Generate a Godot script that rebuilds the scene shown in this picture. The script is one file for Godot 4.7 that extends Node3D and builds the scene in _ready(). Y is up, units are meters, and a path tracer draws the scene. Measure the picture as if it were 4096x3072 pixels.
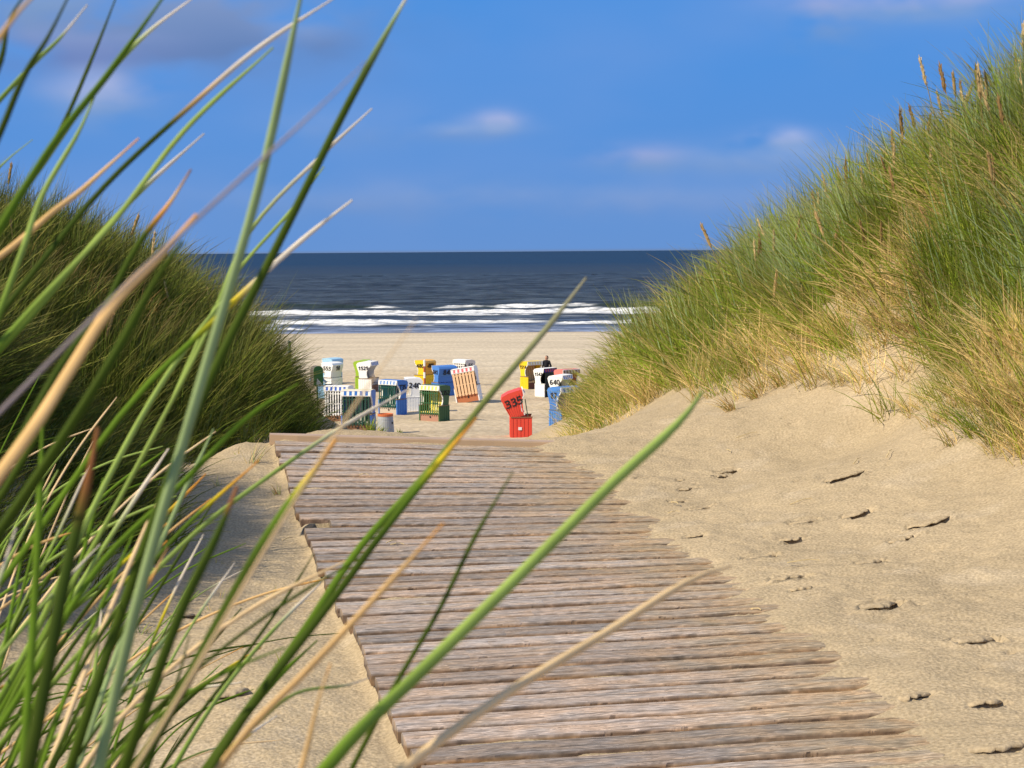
extends Node3D

const EYE := 8.7
var rng := RandomNumberGenerator.new()
var M := {}
var tx := PackedFloat64Array()
var td := PackedFloat64Array()
var ty := PackedFloat64Array()
var coarse := PackedFloat32Array()
const CX0 := -16.0
const CD0 := -3.0
const CST := 0.25
const CNX := 129
const CND := 197
var n_big := FastNoiseLite.new()
var n_mid := FastNoiseLite.new()
var n_fine := FastNoiseLite.new()
var n_rag := FastNoiseLite.new()
var n_streak := FastNoiseLite.new()
var dents := []
var clumps := []
var used := {}


# ---------------------------------------------------------------- naming and tagging
func numbered(called: String) -> String:
	var n: int = used.get(called, 0)
	used[called] = n + 1
	return called if n == 0 else "%s_%03d" % [called, n]


func tag(o: Node, label: String, category: String, group := "", kind := "") -> Node:
	if label: o.set_meta("label", label)
	if category: o.set_meta("category", category)
	if group: o.set_meta("group", group)
	if kind: o.set_meta("kind", kind)
	return o


func thing(called: String, where: Vector3, turn := 0.0) -> Node3D:
	var o := Node3D.new()
	o.name = numbered(called)
	o.position = where
	o.rotation.y = turn
	add_child(o, true)
	return o


func part(called: String, mesh: Mesh, mat: Material, parent: Node3D) -> MeshInstance3D:
	var o := MeshInstance3D.new()
	o.name = numbered(called) if parent == self else called
	o.mesh = mesh
	o.material_override = mat
	parent.add_child(o, true)
	return o


# ---------------------------------------------------------------- mesh helpers
func stool() -> SurfaceTool:
	var st := SurfaceTool.new()
	st.begin(Mesh.PRIMITIVE_TRIANGLES)
	st.set_smooth_group(-1)
	return st


func done(st: SurfaceTool) -> ArrayMesh:
	st.generate_normals()
	return st.commit()


func tri(st: SurfaceTool, a: Vector3, b: Vector3, c: Vector3, col: Color) -> void:
	st.set_color(col); st.add_vertex(a)
	st.set_color(col); st.add_vertex(b)
	st.set_color(col); st.add_vertex(c)


func quad(st: SurfaceTool, a: Vector3, b: Vector3, c: Vector3, d: Vector3, col: Color) -> void:
	tri(st, a, b, c, col)
	tri(st, a, c, d, col)


func box(st: SurfaceTool, c: Vector3, s: Vector3, col: Color, bs := Basis.IDENTITY) -> void:
	var h := s / 2
	var p := []
	for i in 8:
		p.append(c + bs * Vector3(h.x if i & 1 else -h.x, h.y if i & 2 else -h.y, h.z if i & 4 else -h.z))
	quad(st, p[4], p[6], p[7], p[5], col)
	quad(st, p[1], p[3], p[2], p[0], col)
	quad(st, p[5], p[7], p[3], p[1], col)
	quad(st, p[0], p[2], p[6], p[4], col)
	quad(st, p[6], p[2], p[3], p[7], col)
	quad(st, p[0], p[4], p[5], p[1], col)


func bar(st: SurfaceTool, a: Vector3, b: Vector3, w: float, t: float, col: Color) -> void:
	var y := (b - a).normalized()
	var x := y.cross(Vector3(0, 0, 1) if absf(y.z) < 0.9 else Vector3(1, 0, 0)).normalized()
	box(st, (a + b) / 2, Vector3(w, (b - a).length(), t), col, Basis(x, y, x.cross(y)))


func prism(st: SurfaceTool, poly: PackedVector2Array, x0: float, x1: float, col: Color) -> void:
	# polygon in (z, y), drawn out along x
	var ids := Geometry2D.triangulate_polygon(poly)
	for i in range(0, ids.size(), 3):
		var a := poly[ids[i]]
		var b := poly[ids[i + 1]]
		var c := poly[ids[i + 2]]
		tri(st, Vector3(x1, a.y, a.x), Vector3(x1, b.y, b.x), Vector3(x1, c.y, c.x), col)
		tri(st, Vector3(x0, a.y, a.x), Vector3(x0, c.y, c.x), Vector3(x0, b.y, b.x), col)
	for i in poly.size():
		var a := poly[i]
		var b := poly[(i + 1) % poly.size()]
		quad(st, Vector3(x0, a.y, a.x), Vector3(x0, b.y, b.x), Vector3(x1, b.y, b.x), Vector3(x1, a.y, a.x), col)


func lathe(st: SurfaceTool, prof: Array, n: int, cols: Array, centre := Vector3.ZERO) -> void:
	# prof: Vector2(radius, y)
	for i in prof.size() - 1:
		for k in n:
			var a := TAU * k / n
			var b := TAU * (k + 1) / n
			var p: Vector2 = prof[i]
			var q: Vector2 = prof[i + 1]
			quad(st, centre + Vector3(p.x * cos(a), p.y, p.x * sin(a)), centre + Vector3(q.x * cos(a), q.y, q.x * sin(a)), centre + Vector3(q.x * cos(b), q.y, q.x * sin(b)), centre + Vector3(p.x * cos(b), p.y, p.x * sin(b)), cols[i % cols.size()])


func srgb(r: int, g: int, b: int) -> Color:
	return Color(r / 255.0, g / 255.0, b / 255.0).srgb_to_linear()


# ---------------------------------------------------------------- terrain
func _t(x: float, d: float, y: float) -> void:
	tx.append(x); td.append(d); ty.append(y)


func kern(dx: float, dd: float) -> float:
	var r2 := dx * dx + dd * dd
	return 0.0 if r2 < 1e-9 else 0.5 * r2 * log(r2)


func solve_terrain() -> void:
	var n := tx.size()
	var m := n + 3
	var A := []
	for i in m:
		var row := PackedFloat64Array()
		row.resize(m + 1)
		A.append(row)
	for i in n:
		for j in n:
			A[i][j] = kern(tx[i] - tx[j], td[i] - td[j])
		A[i][i] += 0.01
		var q := [1.0, tx[i], td[i]]
		for k in 3:
			A[i][n + k] = q[k]
			A[n + k][i] = q[k]
		A[i][m] = ty[i]
	for c in m:
		var best := c
		for r in range(c + 1, m):
			if absf(A[r][c]) > absf(A[best][c]):
				best = r
		var tmp: PackedFloat64Array = A[c]
		A[c] = A[best]
		A[best] = tmp
		var pr: PackedFloat64Array = A[c]
		for r in range(c + 1, m):
			var rr: PackedFloat64Array = A[r]
			var f: float = rr[c] / pr[c]
			if f != 0.0:
				for k in range(c, m + 1):
					rr[k] -= f * pr[k]
				A[r] = rr
	var w := PackedFloat64Array()
	w.resize(m)
	for c in range(m - 1, -1, -1):
		var s: float = A[c][m]
		for k in range(c + 1, m):
			s -= A[c][k] * w[k]
		w[c] = s / A[c][c]
	coarse.resize(CNX * CND)
	for i in CND:
		var d := CD0 + i * CST
		for j in CNX:
			var x := CX0 + j * CST
			var cx := clampf(x, -9.0, 9.0)
			var cd := clampf(d, -2.0, 37.0)
			var v := w[n] + w[n + 1] * cx + w[n + 2] * cd
			for k in n:
				v += w[k] * kern(cx - tx[k], cd - td[k])
			v = lerpf(v, beach(x, d), smoothstep(30.0, 39.0, d))
			coarse[i * CNX + j] = clampf(v, 0.0, 11.5)


func cub(a: float, b: float, c: float, d: float, t: float) -> float:
	return b + 0.5 * t * (c - a + t * (2.0 * a - 5.0 * b + 4.0 * c - d + t * (3.0 * (b - c) + d - a)))


func rough(x: float, d: float) -> float:
	var u := clampf((x - CX0) / CST, 1.0, CNX - 3.001)
	var v := clampf((d - CD0) / CST, 1.0, CND - 3.001)
	var j := int(u)
	var i := int(v)
	var fu := u - j
	var o := (i - 1) * CNX + j
	var r := [0.0, 0.0, 0.0, 0.0]
	for k in 4:
		r[k] = cub(coarse[o - 1], coarse[o], coarse[o + 1], coarse[o + 2], fu)
		o += CNX
	return cub(r[0], r[1], r[2], r[3], v - i)


func along(table: Array, d: float) -> float:
	for k in table.size() - 1:
		if d <= table[k + 1][0]:
			return lerpf(table[k][1], table[k + 1][1], clampf((d - table[k][0]) / (table[k + 1][0] - table[k][0]), 0, 1))
	return table[-1][1]


const WALK := [[0.0, 1.31], [4.2, 1.30], [5.0, 1.285], [6.45, 1.286], [7.5, 1.24], [8.6, 1.159], [9.6, 1.045]]
const SEEN := [[3.0, 1.30], [4.1, 1.36], [4.9, 1.45], [6.2, 1.57], [7.1, 1.58], [8.2, 1.66], [9.0, 1.64], [9.4, 1.57]]
const SHORE := [[40.0, 5.45], [48.0, 6.0], [57.0, 6.37], [73.0, 7.45], [85.0, 7.8], [97.0, 8.05], [110.0, 8.23], [130.0, 8.43], [150.0, 8.58], [177.0, 8.71], [230.0, 9.4]]


func cross_fall(d: float) -> float:
	return clampf((d - 6.0) / 3.5, 0, 1) * 0.09


func walk_top(dp: float, a: float) -> float:
	return EYE - along(WALK, dp) - cross_fall(dp) * a / 1.55


func beach(_x: float, d: float) -> float:
	return EYE - along(SHORE, d)


func ground(x: float, d: float) -> float:
	if d > 38.5:
		return beach(x, d)
	var g := rough(x, d)
	if d > 2.6 and d < 11.0 and x > -3.0 and x < 3.2:
		var a := (x + 0.264 + 0.208 * (d - 4.2)) / 1.0416
		var dp := d - 0.2 * a
		if dp > 2.8 and dp < 9.9 and a > -0.6 and a < 3.0:
			var av := along(SEEN, dp) + n_rag.get_noise_2d(x * 0.6, dp * 2.6) * 0.10 + n_rag.get_noise_2d(x * 3.0 + 7.0, dp * 9.0) * 0.06
			var off := -0.018 + n_rag.get_noise_2d(x * 2.0, dp * 2.0) * 0.016
			if a < 0.04:
				off = lerpf(-0.055, -0.019, smoothstep(-0.03, 0.04, a))
				if a > 0.015 and absf(dp - 7.56) < 0.06:
					off = -0.35
			elif a > av:
				off = 0.012 + (a - av) * 0.10
			elif a > av - 0.16:
				off = lerpf(off, 0.012, pow((a - av + 0.16) / 0.16, 1.5))
			if a > 0.03 and a < 0.14 and absf(dp - 7.56) < 0.06:
				off = -0.35
			var k := smoothstep(-0.5, -0.08, a) * (1.0 - smoothstep(av + 0.1, av + 0.9, a)) * (1.0 - smoothstep(9.62, 9.85, dp))
			g = lerpf(g, walk_top(dp, a) + off, k)
	return g


func spot(x: float, d: float, up := 0.0) -> Vector3:
	return Vector3(x, ground(x, d) + up, -d)


func detail(x: float, d: float) -> float:
	var y := n_mid.get_noise_2d(x, d) * 0.015 + n_fine.get_noise_2d(x, d) * 0.007
	for q in dents:
		var dx: float = x - q[0]
		var dd: float = d - q[1]
		if absf(dx) < 0.3 and absf(dd) < 0.3:
			var u: float = (dx * q[2] + dd * q[3]) / q[4]
			var v: float = (-dx * q[3] + dd * q[2]) / q[5]
			var r := sqrt(u * u + v * v) + n_rag.get_noise_2d(x * 7.0, d * 7.0) * 0.28
			y += q[6] * 2.0 * (-(1.0 - smoothstep(0.86, 1.0, r)) * (0.35 + 0.65 * smoothstep(-0.9, 0.6, u * 0.5 - v)) + 0.3 * exp(-pow((r - 1.15) / 0.18, 2.0)))
	return y


func steps(list: Array) -> PackedFloat32Array:
	# [from, to, step] runs joined end to end
	var out := PackedFloat32Array()
	for r in list:
		var n: int = maxi(1, roundi((r[1] - r[0]) / r[2]))
		for i in n:
			out.append(lerpf(r[0], r[1], float(i) / n))
	out.append(list[-1][1])
	return out


func sheet(xs: PackedFloat32Array, ds: PackedFloat32Array, ys: PackedFloat32Array, cols: PackedColorArray) -> ArrayMesh:
	var nx := xs.size()
	var nd := ds.size()
	var vs := PackedVector3Array()
	var ns := PackedVector3Array()
	vs.resize(nx * nd)
	ns.resize(nx * nd)
	for i in nd:
		var i0 := maxi(i - 1, 0)
		var i1 := mini(i + 1, nd - 1)
		for j in nx:
			var j0 := maxi(j - 1, 0)
			var j1 := mini(j + 1, nx - 1)
			var o := i * nx + j
			vs[o] = Vector3(xs[j], ys[o], -ds[i])
			var gx := (ys[i * nx + j1] - ys[i * nx + j0]) / (xs[j1] - xs[j0])
			var gd := (ys[i1 * nx + j] - ys[i0 * nx + j]) / (ds[i1] - ds[i0])
			ns[o] = Vector3(-gx, 1, gd).normalized()
	var ix := PackedInt32Array()
	ix.resize((nx - 1) * (nd - 1) * 6)
	var c := 0
	for i in nd - 1:
		for j in nx - 1:
			var o := i * nx + j
			ix[c] = o; ix[c + 1] = o + nx; ix[c + 2] = o + nx + 1
			ix[c + 3] = o; ix[c + 4] = o + nx + 1; ix[c + 5] = o + 1
			c += 6
	var arr := []
	arr.resize(Mesh.ARRAY_MAX)
	arr[Mesh.ARRAY_VERTEX] = vs
	arr[Mesh.ARRAY_NORMAL] = ns
	arr[Mesh.ARRAY_COLOR] = cols
	arr[Mesh.ARRAY_INDEX] = ix
	var m := ArrayMesh.new()
	m.add_surface_from_arrays(Mesh.PRIMITIVE_TRIANGLES, arr)
	return m


# ---------------------------------------------------------------- sky
var n_sky := FastNoiseLite.new()


func sky_at(dir: Vector3) -> Color:
	var up := maxf(dir.y, 0.0)
	var k := 1.0 - exp(-up * 7.5)
	var c := Color(0.122, 0.264, 0.578).lerp(Color(0.043, 0.255, 0.708), k)
	c = c.lerp(Color(0.06, 0.20, 0.52), smoothstep(0.15, 0.8, up))
	# lavender haze banks low down; loose cloud added higher, out of view, to neutralise shadows
	var s := n_sky.get_noise_3d(dir.x * 1.6 + 31.7, dir.y * 4.2 + 5.3, dir.z * 1.6 + 17.9)
	var t := n_sky.get_noise_3d(dir.x * 4.0 + 49.3, dir.y * 11.0 + 8.1, dir.z * 4.0 + 27.7)
	var az := atan2(dir.x, -dir.z)
	var el := asin(clampf(dir.y, -1, 1))
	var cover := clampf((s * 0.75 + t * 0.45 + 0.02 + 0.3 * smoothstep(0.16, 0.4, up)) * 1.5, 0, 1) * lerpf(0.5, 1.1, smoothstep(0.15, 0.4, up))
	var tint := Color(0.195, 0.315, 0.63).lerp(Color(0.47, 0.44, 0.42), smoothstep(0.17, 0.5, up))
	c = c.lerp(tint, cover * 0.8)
	var t2 := n_sky.get_noise_3d(dir.x * 13.0 + 77.1, dir.y * 30.0 + 3.3, dir.z * 13.0 + 41.9)
	for q in CLOUDS:
		var dx: float = (az - q[0]) / q[2]
		var dy: float = (el - q[1]) / q[3]
		var r2: float = dx * dx + dy * dy
		if r2 < 6.0:
			var body: float = exp(-r2) * (0.85 + 0.7 * t + 1.5 * t2)
			var lit: float = clampf(0.5 + 0.9 * dy, 0, 1)
			var own: Color = q[5].lerp(q[6], lit)
			c = c.lerp(own, clampf(body * q[4], 0, 0.9))
	if dir.y < 0.0:
		c = c.lerp(Color(0.16, 0.2, 0.27), smoothstep(0.0, 0.12, -dir.y))
	return c


# azimuth, elevation, half width, half height (radians), density, shade colour, lit colour
const CLOUDS := [
	[-0.200, 0.134, 0.10, 0.026, 1.15, Color(0.118, 0.200, 0.410), Color(0.205, 0.285, 0.50)],
	[-0.255, 0.118, 0.05, 0.012, 0.9, Color(0.13, 0.20, 0.45), Color(0.22, 0.29, 0.54)],
	[-0.275, 0.150, 0.06, 0.02, 0.8, Color(0.179, 0.298, 0.535), Color(0.258, 0.372, 0.614)],
	[-0.235, 0.090, 0.030, 0.014, 0.9, Color(0.199, 0.316, 0.564), Color(0.357, 0.419, 0.663)],
	[-0.125, 0.132, 0.02, 0.008, 0.6, Color(0.189, 0.307, 0.594), Color(0.279, 0.391, 0.653)],
	[-0.010, 0.0755, 0.014, 0.0065, 1.0, Color(0.189, 0.307, 0.564), Color(0.357, 0.419, 0.673)],
	[-0.024, 0.071, 0.03, 0.005, 0.8, Color(0.168, 0.288, 0.554), Color(0.279, 0.391, 0.643)],
	[0.075, 0.054, 0.030, 0.008, 0.8, Color(0.179, 0.298, 0.554), Color(0.298, 0.363, 0.634)],
	[0.155, 0.064, 0.019, 0.0065, 1.0, Color(0.218, 0.335, 0.584), Color(0.397, 0.456, 0.713)],
	[0.150, 0.053, 0.045, 0.009, 0.7, Color(0.189, 0.307, 0.564), Color(0.258, 0.372, 0.624)],
	[0.185, 0.137, 0.022, 0.022, 1.0, Color(0.168, 0.288, 0.535), Color(0.298, 0.363, 0.653)],
	[0.235, 0.140, 0.060, 0.010, 0.95, Color(0.208, 0.326, 0.574), Color(0.338, 0.400, 0.713)],
	[-0.10, 0.030, 0.12, 0.012, 0.5, Color(0.149, 0.270, 0.544), Color(0.199, 0.316, 0.594)],
	[0.08, 0.028, 0.14, 0.012, 0.45, Color(0.159, 0.279, 0.564), Color(0.199, 0.316, 0.594)],
	[-0.09, 0.072, 0.05, 0.012, 0.5, Color(0.168, 0.288, 0.554), Color(0.218, 0.335, 0.614)],
	[0.62, 0.10, 0.16, 0.03, 0.7, Color(0.179, 0.298, 0.574), Color(0.417, 0.474, 0.723)],
	[-0.75, 0.12, 0.2, 0.03, 0.7, Color(0.179, 0.298, 0.574), Color(0.417, 0.474, 0.723)],
	[1.5, 0.16, 0.3, 0.05, 0.7, Color(0.199, 0.316, 0.584), Color(0.457, 0.512, 0.762)],
	[-1.9, 0.2, 0.35, 0.06, 0.7, Color(0.199, 0.316, 0.584), Color(0.457, 0.512, 0.762)],
	[2.7, 0.14, 0.3, 0.05, 0.7, Color(0.199, 0.316, 0.584), Color(0.457, 0.512, 0.762)],
]


func sky_dir(u: float, v: float) -> Vector3:
	var az := u * TAU
	var th := v * PI
	return Vector3(sin(az) * sin(th), cos(th), -cos(az) * sin(th))


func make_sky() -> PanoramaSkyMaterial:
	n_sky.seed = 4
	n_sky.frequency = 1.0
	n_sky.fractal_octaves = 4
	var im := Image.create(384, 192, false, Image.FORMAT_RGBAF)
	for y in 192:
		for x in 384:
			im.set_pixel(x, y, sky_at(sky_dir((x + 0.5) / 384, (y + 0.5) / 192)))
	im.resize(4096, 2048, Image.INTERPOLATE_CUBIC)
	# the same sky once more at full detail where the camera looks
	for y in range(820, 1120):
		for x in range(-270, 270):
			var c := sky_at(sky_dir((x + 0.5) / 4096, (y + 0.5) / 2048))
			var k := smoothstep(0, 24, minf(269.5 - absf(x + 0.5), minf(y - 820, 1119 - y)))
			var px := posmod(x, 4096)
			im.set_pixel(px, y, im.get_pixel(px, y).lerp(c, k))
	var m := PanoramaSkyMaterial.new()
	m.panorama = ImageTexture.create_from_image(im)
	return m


# ---------------------------------------------------------------- materials
func plain(rough_: float, spec := 0.4) -> StandardMaterial3D:
	var m := StandardMaterial3D.new()
	m.vertex_color_use_as_albedo = true
	m.roughness = rough_
	m.metallic_specular = spec
	return m


func noise_tex(size: int, freq: float, octaves: int, seed_: int, as_normal := 0.0, lo := 0.7, type := FastNoiseLite.TYPE_SIMPLEX_SMOOTH) -> NoiseTexture2D:
	var n := FastNoiseLite.new()
	n.noise_type = type
	n.frequency = freq
	n.fractal_octaves = octaves
	n.seed = seed_
	var t := NoiseTexture2D.new()
	t.width = size
	t.height = size
	t.seamless = true
	t.generate_mipmaps = false
	t.noise = n
	if as_normal > 0.0:
		t.as_normal_map = true
		t.bump_strength = as_normal
	else:
		var g := Gradient.new()
		g.offsets = PackedFloat32Array([0.0, 0.5, 1.0])
		g.colors = PackedColorArray([Color(lo, lo * 0.985, lo * 0.96), Color((lo + 1) / 2, (lo + 1) / 2, (lo + 1) / 2), Color(1, 1, 1)])
		t.color_ramp = g
	return t


func wood_maps() -> Array:
	# 16 strips of weathered board, grain along u
	var W := 1024
	var H := 1024
	var col := Image.create(W, H, false, Image.FORMAT_RGB8)
	var bump := Image.create(W, H, false, Image.FORMAT_RF)
	var a := FastNoiseLite.new()
	a.seed = 11
	a.frequency = 1.0
	a.fractal_octaves = 4
	var b := FastNoiseLite.new()
	b.seed = 23
	b.frequency = 1.0
	b.fractal_octaves = 2
	for y in H:
		var strip := y / 64
		for x in W:
			var wob := b.get_noise_2d(x * 0.006, y * 0.012 + strip * 7.0) * 5.0
			var g := a.get_noise_2d(x * 0.006 + strip * 31.0, (y + wob) * 0.16)
			var g2 := a.get_noise_2d(x * 0.03 + 400.0, (y + wob) * 0.36)
			var patch := b.get_noise_2d(x * 0.009 + 90.0, y * 0.03)
			var h := 0.5 + g * 0.55 + g2 * 0.35
			var yy := y - strip * 64
			for gq in [14 + (strip * 7) % 12, 34 + (strip * 11) % 18]:
				var gl := absf(yy - gq + wob * 0.7 + b.get_noise_2d(x * 0.003 + strip * 5.0, gq) * 6.0)
				if gl < 2.2 and b.get_noise_2d(x * 0.004 + gq * 3.0, strip * 9.0) > -0.25:
					h -= 0.5 * (1.0 - gl / 2.2)
					g2 -= 0.75 * (1.0 - gl / 2.2)
			var pale := smoothstep(0.25, 0.6, g2 - g * 0.4)
			var crack := smoothstep(0.42, 0.56, g2 * 0.75 + g * 0.3 + patch * 0.35)
			var v := clampf(0.80 + g * 0.10 + g2 * 0.26 + patch * 0.10 - crack * 0.5 + pale * 0.16, 0.2, 1.0)
			var warm := clampf(0.5 + patch * 0.9 - g * 0.5, 0, 1)
			var c := Color(v * 0.98, v * 0.97, v * 0.98).lerp(Color(v * 1.0, v * 0.93, v * 0.87), warm)
			col.set_pixel(x, y, c)
			bump.set_pixel(x, y, Color(h - crack * 0.7, 0, 0))
	bump.bump_map_to_normal_map(2.2)
	return [ImageTexture.create_from_image(col), ImageTexture.create_from_image(bump)]


func make_materials() -> void:
	var s := plain(0.95, 0.2)
	s.albedo_texture = noise_tex(1024, 0.045, 5, 3, 0.0, 0.66)
	s.normal_enabled = true
	s.normal_texture = noise_tex(1024, 0.035, 5, 8, 5.0)
	s.normal_scale = 0.7
	s.uv1_triplanar = true
	s.uv1_world_triplanar = true
	s.uv1_scale = Vector3(1.3, 1.3, 1.3)
	M.sand = s
	var b := plain(0.95, 0.2)
	b.albedo_texture = noise_tex(1024, 0.02, 5, 5, 0.0, 0.8)
	b.normal_enabled = true
	b.normal_texture = noise_tex(1024, 0.02, 5, 6, 4.0)
	b.normal_scale = 0.5
	b.uv1_triplanar = true
	b.uv1_world_triplanar = true
	b.uv1_scale = Vector3(0.11, 0.11, 0.11)
	M.beach = b
	var w := plain(0.9, 0.25)
	var maps := wood_maps()
	w.albedo_texture = maps[0]
	w.normal_enabled = true
	w.normal_texture = maps[1]
	w.normal_scale = 0.8
	M.wood = w
	var sea := plain(0.5, 0.2)
	sea.normal_enabled = true
	sea.normal_texture = noise_tex(1024, 0.012, 5, 14, 6.0)
	sea.normal_scale = 1.8
	sea.uv1_triplanar = true
	sea.uv1_world_triplanar = true
	sea.uv1_scale = Vector3(0.02, 0.02, 0.055)
	M.sea = sea
	M.paint = plain(0.5, 0.4)
	M.cloth = plain(0.9, 0.2)
	M.board = plain(0.85, 0.25)
	var g := plain(0.7, 0.2)
	g.backlight_enabled = true
	g.backlight = Color(0.5, 0.5, 0.5)
	M.grass = g
	var gb := plain(0.65, 0.22)
	gb.backlight_enabled = true
	gb.backlight = Color(0.35, 0.35, 0.35)
	M.blade = gb
	M.black = StandardMaterial3D.new()
	M.black.albedo_color = Color(0.10, 0.10, 0.11)
	M.black.roughness = 0.7
	M.metal = plain(0.5, 0.5)
	M.skin = plain(0.75, 0.3)


# ---------------------------------------------------------------- dune grass
func grass_mesh(n: int, hmin: float, hmax: float, spread: float, lean: float, droop: float, width: float, palette: Array, seed_: int) -> ArrayMesh:
	var r := RandomNumberGenerator.new()
	r.seed = seed_
	var vs := PackedVector3Array()
	var ns := PackedVector3Array()
	var cs := PackedColorArray()
	var ix := PackedInt32Array()
	for k in n:
		var a := r.randf() * TAU
		var q := sqrt(r.randf()) * spread
		var p := Vector3(cos(a) * q, -0.03, sin(a) * q)
		var h := r.randf_range(hmin, hmax)
		var dir := Vector3(lean + r.randfn(0, 0.36), 1.0, r.randfn(0, 0.36)).normalized()
		var bend := Vector3(lean * 1.2 + r.randfn(0, 0.35), -droop * r.randf_range(0.3, 1.3), r.randfn(0, 0.35))
		var side := dir.cross(Vector3(cos(a * 3.1), 0, sin(a * 3.1))).normalized()
		var col: Color = palette[r.randi() % palette.size()]
		col = col * r.randf_range(0.5, 1.4)
		var straw_share := clampf((palette[0] as Color).g * 4.0, 0.45, 1.0)
		var tip: Color = col.lerp(Color(0.50, 0.38, 0.16) * straw_share, r.randf_range(0.1, 0.7))
		var low: Color = col.lerp(Color(0.40, 0.30, 0.10) * straw_share, r.randf_range(0.2, 0.8))
		var o := vs.size()
		var seg := 5
		for i in seg + 1:
			var t := float(i) / seg
			var w := width * (1.0 - pow(t, 1.6)) * 0.5 + 0.0003
			var c := low.lerp(col, smoothstep(0.0, 0.35, t)).lerp(tip, smoothstep(0.6, 1.0, t))
			var nn := side.cross(dir).normalized()
			vs.append(p - side * w); vs.append(p + side * w)
			ns.append(nn); ns.append(nn)
			cs.append(c); cs.append(c)
			dir = (dir + bend * (0.34 * t)).normalized()
			p += dir * (h / seg)
			if i < seg:
				var e := o + i * 2
				ix.append_array(PackedInt32Array([e, e + 2, e + 3, e, e + 3, e + 1]))
	var arr := []
	arr.resize(Mesh.ARRAY_MAX)
	arr[Mesh.ARRAY_VERTEX] = vs
	arr[Mesh.ARRAY_NORMAL] = ns
	arr[Mesh.ARRAY_COLOR] = cs
	arr[Mesh.ARRAY_INDEX] = ix
	var m := ArrayMesh.new()
	m.add_surface_from_arrays(Mesh.PRIMITIVE_TRIANGLES, arr)
	return m


func multi(called: String, mesh: Mesh, places: Array, tints: Array, parent: Node3D) -> void:
	if places.is_empty():
		return
	var mm := MultiMesh.new()
	mm.transform_format = MultiMesh.TRANSFORM_3D
	mm.use_colors = true
	mm.mesh = mesh
	mm.instance_count = places.size()
	for i in places.size():
		mm.set_instance_transform(i, places[i])
		mm.set_instance_color(i, tints[i])
	var o := MultiMeshInstance3D.new()
	o.name = called
	o.multimesh = mm
	o.material_override = M.grass
	o.set_meta("kind", "stuff")
	parent.add_child(o, true)


const TOE_R := [[2.0, 3.4], [4.0, 2.9], [6.0, 2.55], [7.7, 2.2], [9.0, 2.08], [10.3, 1.62], [11.3, 1.15], [12.0, 0.75], [13.5, 0.42], [16.0, 0.5], [22.0, 1.0], [30.0, 2.5]]
const TOE_L := [[2.0, -2.9], [4.0, -2.7], [5.0, -2.35], [6.0, -2.0], [7.0, -2.0], [8.0, -2.15], [9.0, -2.5], [9.6, -2.3], [10.0, -1.95], [10.3, -1.55], [11.0, -1.38], [12.0, -1.36], [13.0, -1.5], [14.0, -1.72], [16.0, -2.05], [20.0, -2.8], [24.0, -4.0], [30.0, -6.0]]


func grow(side: int, count: int, o: Node3D, meshes: Dictionary) -> void:
	var places := {}
	var tints := {}
	for k in meshes:
		places[k] = []
		tints[k] = []
	var made := 0
	var tries := 0
	while made < count and tries < count * 12:
		tries += 1
		var d := 4.2 + 21.0 * pow(rng.randf(), 1.35)
		var lim := 0.33 * d + 1.0
		var x: float
		var inside: float
		if side > 0:
			var toe := along(TOE_R, d) + n_big.get_noise_2d(d * 6.0, 3.0) * 0.25
			x = rng.randf_range(toe - 0.05, lim + 0.4)
			inside = x - toe
		else:
			var toe := along(TOE_L, d) + n_big.get_noise_2d(d * 6.0, 40.0) * 0.2
			x = -rng.randf_range(-toe - 0.05, maxf(lim, -toe + 0.6))
			inside = toe - x
			if d > 5.4 and d < 8.8 and rng.randf() < 0.05:
				x = toe + rng.randf() * 0.45
				inside = 0.4
		if inside < 0.0 or (inside < 0.35 and rng.randf() > 0.25 + inside * 2.2):
			continue
		# thin places
		if side < 0 and n_big.get_noise_2d(x * 1.7 + 70.0, d * 1.1) > 0.5 and rng.randf() < 0.5:
			continue
		var p := spot(x, d)
		var e := 0.15
		var nrm := Vector3(rough(x - e, d) - rough(x + e, d), 2 * e, -(rough(x, d - e) - rough(x, d + e))).normalized()
		var dry := n_big.get_noise_2d(x * 1.3, d * 0.8 + 20.0)
		var kind := "green"
		var edge := 1.0 - smoothstep(0.1, 0.75, inside)
		if side > 0:
			if dry > 0.42 - (1.0 - smoothstep(0.1, 1.0, inside)) * 0.66:
				kind = "dry"
			elif n_big.get_noise_2d(x * 0.9 + 50.0, d * 0.7) > 0.12 and inside > 0.7:
				kind = "blue"
			elif edge > 0.35 or dry > -0.1:
				kind = "droop"
		else:
			kind = "droop" if edge > 0.3 else ("dry" if dry > 0.36 else ("blue" if rng.randf() < 0.25 else "green"))
		var yaw := rng.randfn(0, 0.55)
		if side > 0:
			yaw += PI
		# blades lean down the slope and away from the wind
		var down := Vector3(nrm.x, 0, nrm.z)
		if down.length() > 0.15:
			yaw = lerp_angle(yaw, atan2(-down.z, down.x), 0.55)
		var up := Vector3.UP.lerp(nrm, 0.35).normalized()
		var b := Basis(Vector3.UP, yaw)
		var tilt := Basis(Quaternion(Vector3.UP, up))
		var sc := rng.randf_range(0.7, 1.15) * (1.0 - 0.35 * edge) * (1.0 + 0.55 * n_big.get_noise_2d(x * 3.2 + 33.0, d * 2.4))
		places[kind].append(Transform3D((tilt * b).scaled_local(Vector3.ONE * sc), p))
		var v := 1.0 + 0.4 * n_big.get_noise_2d(x * 2.5 + 11.0, d * 1.5) + rng.randf_range(-0.1, 0.1)
		tints[kind].append(Color(v, v, v))
		made += 1
	for k in meshes:
		multi("blades", meshes[k], places[k], tints[k], o)


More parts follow.
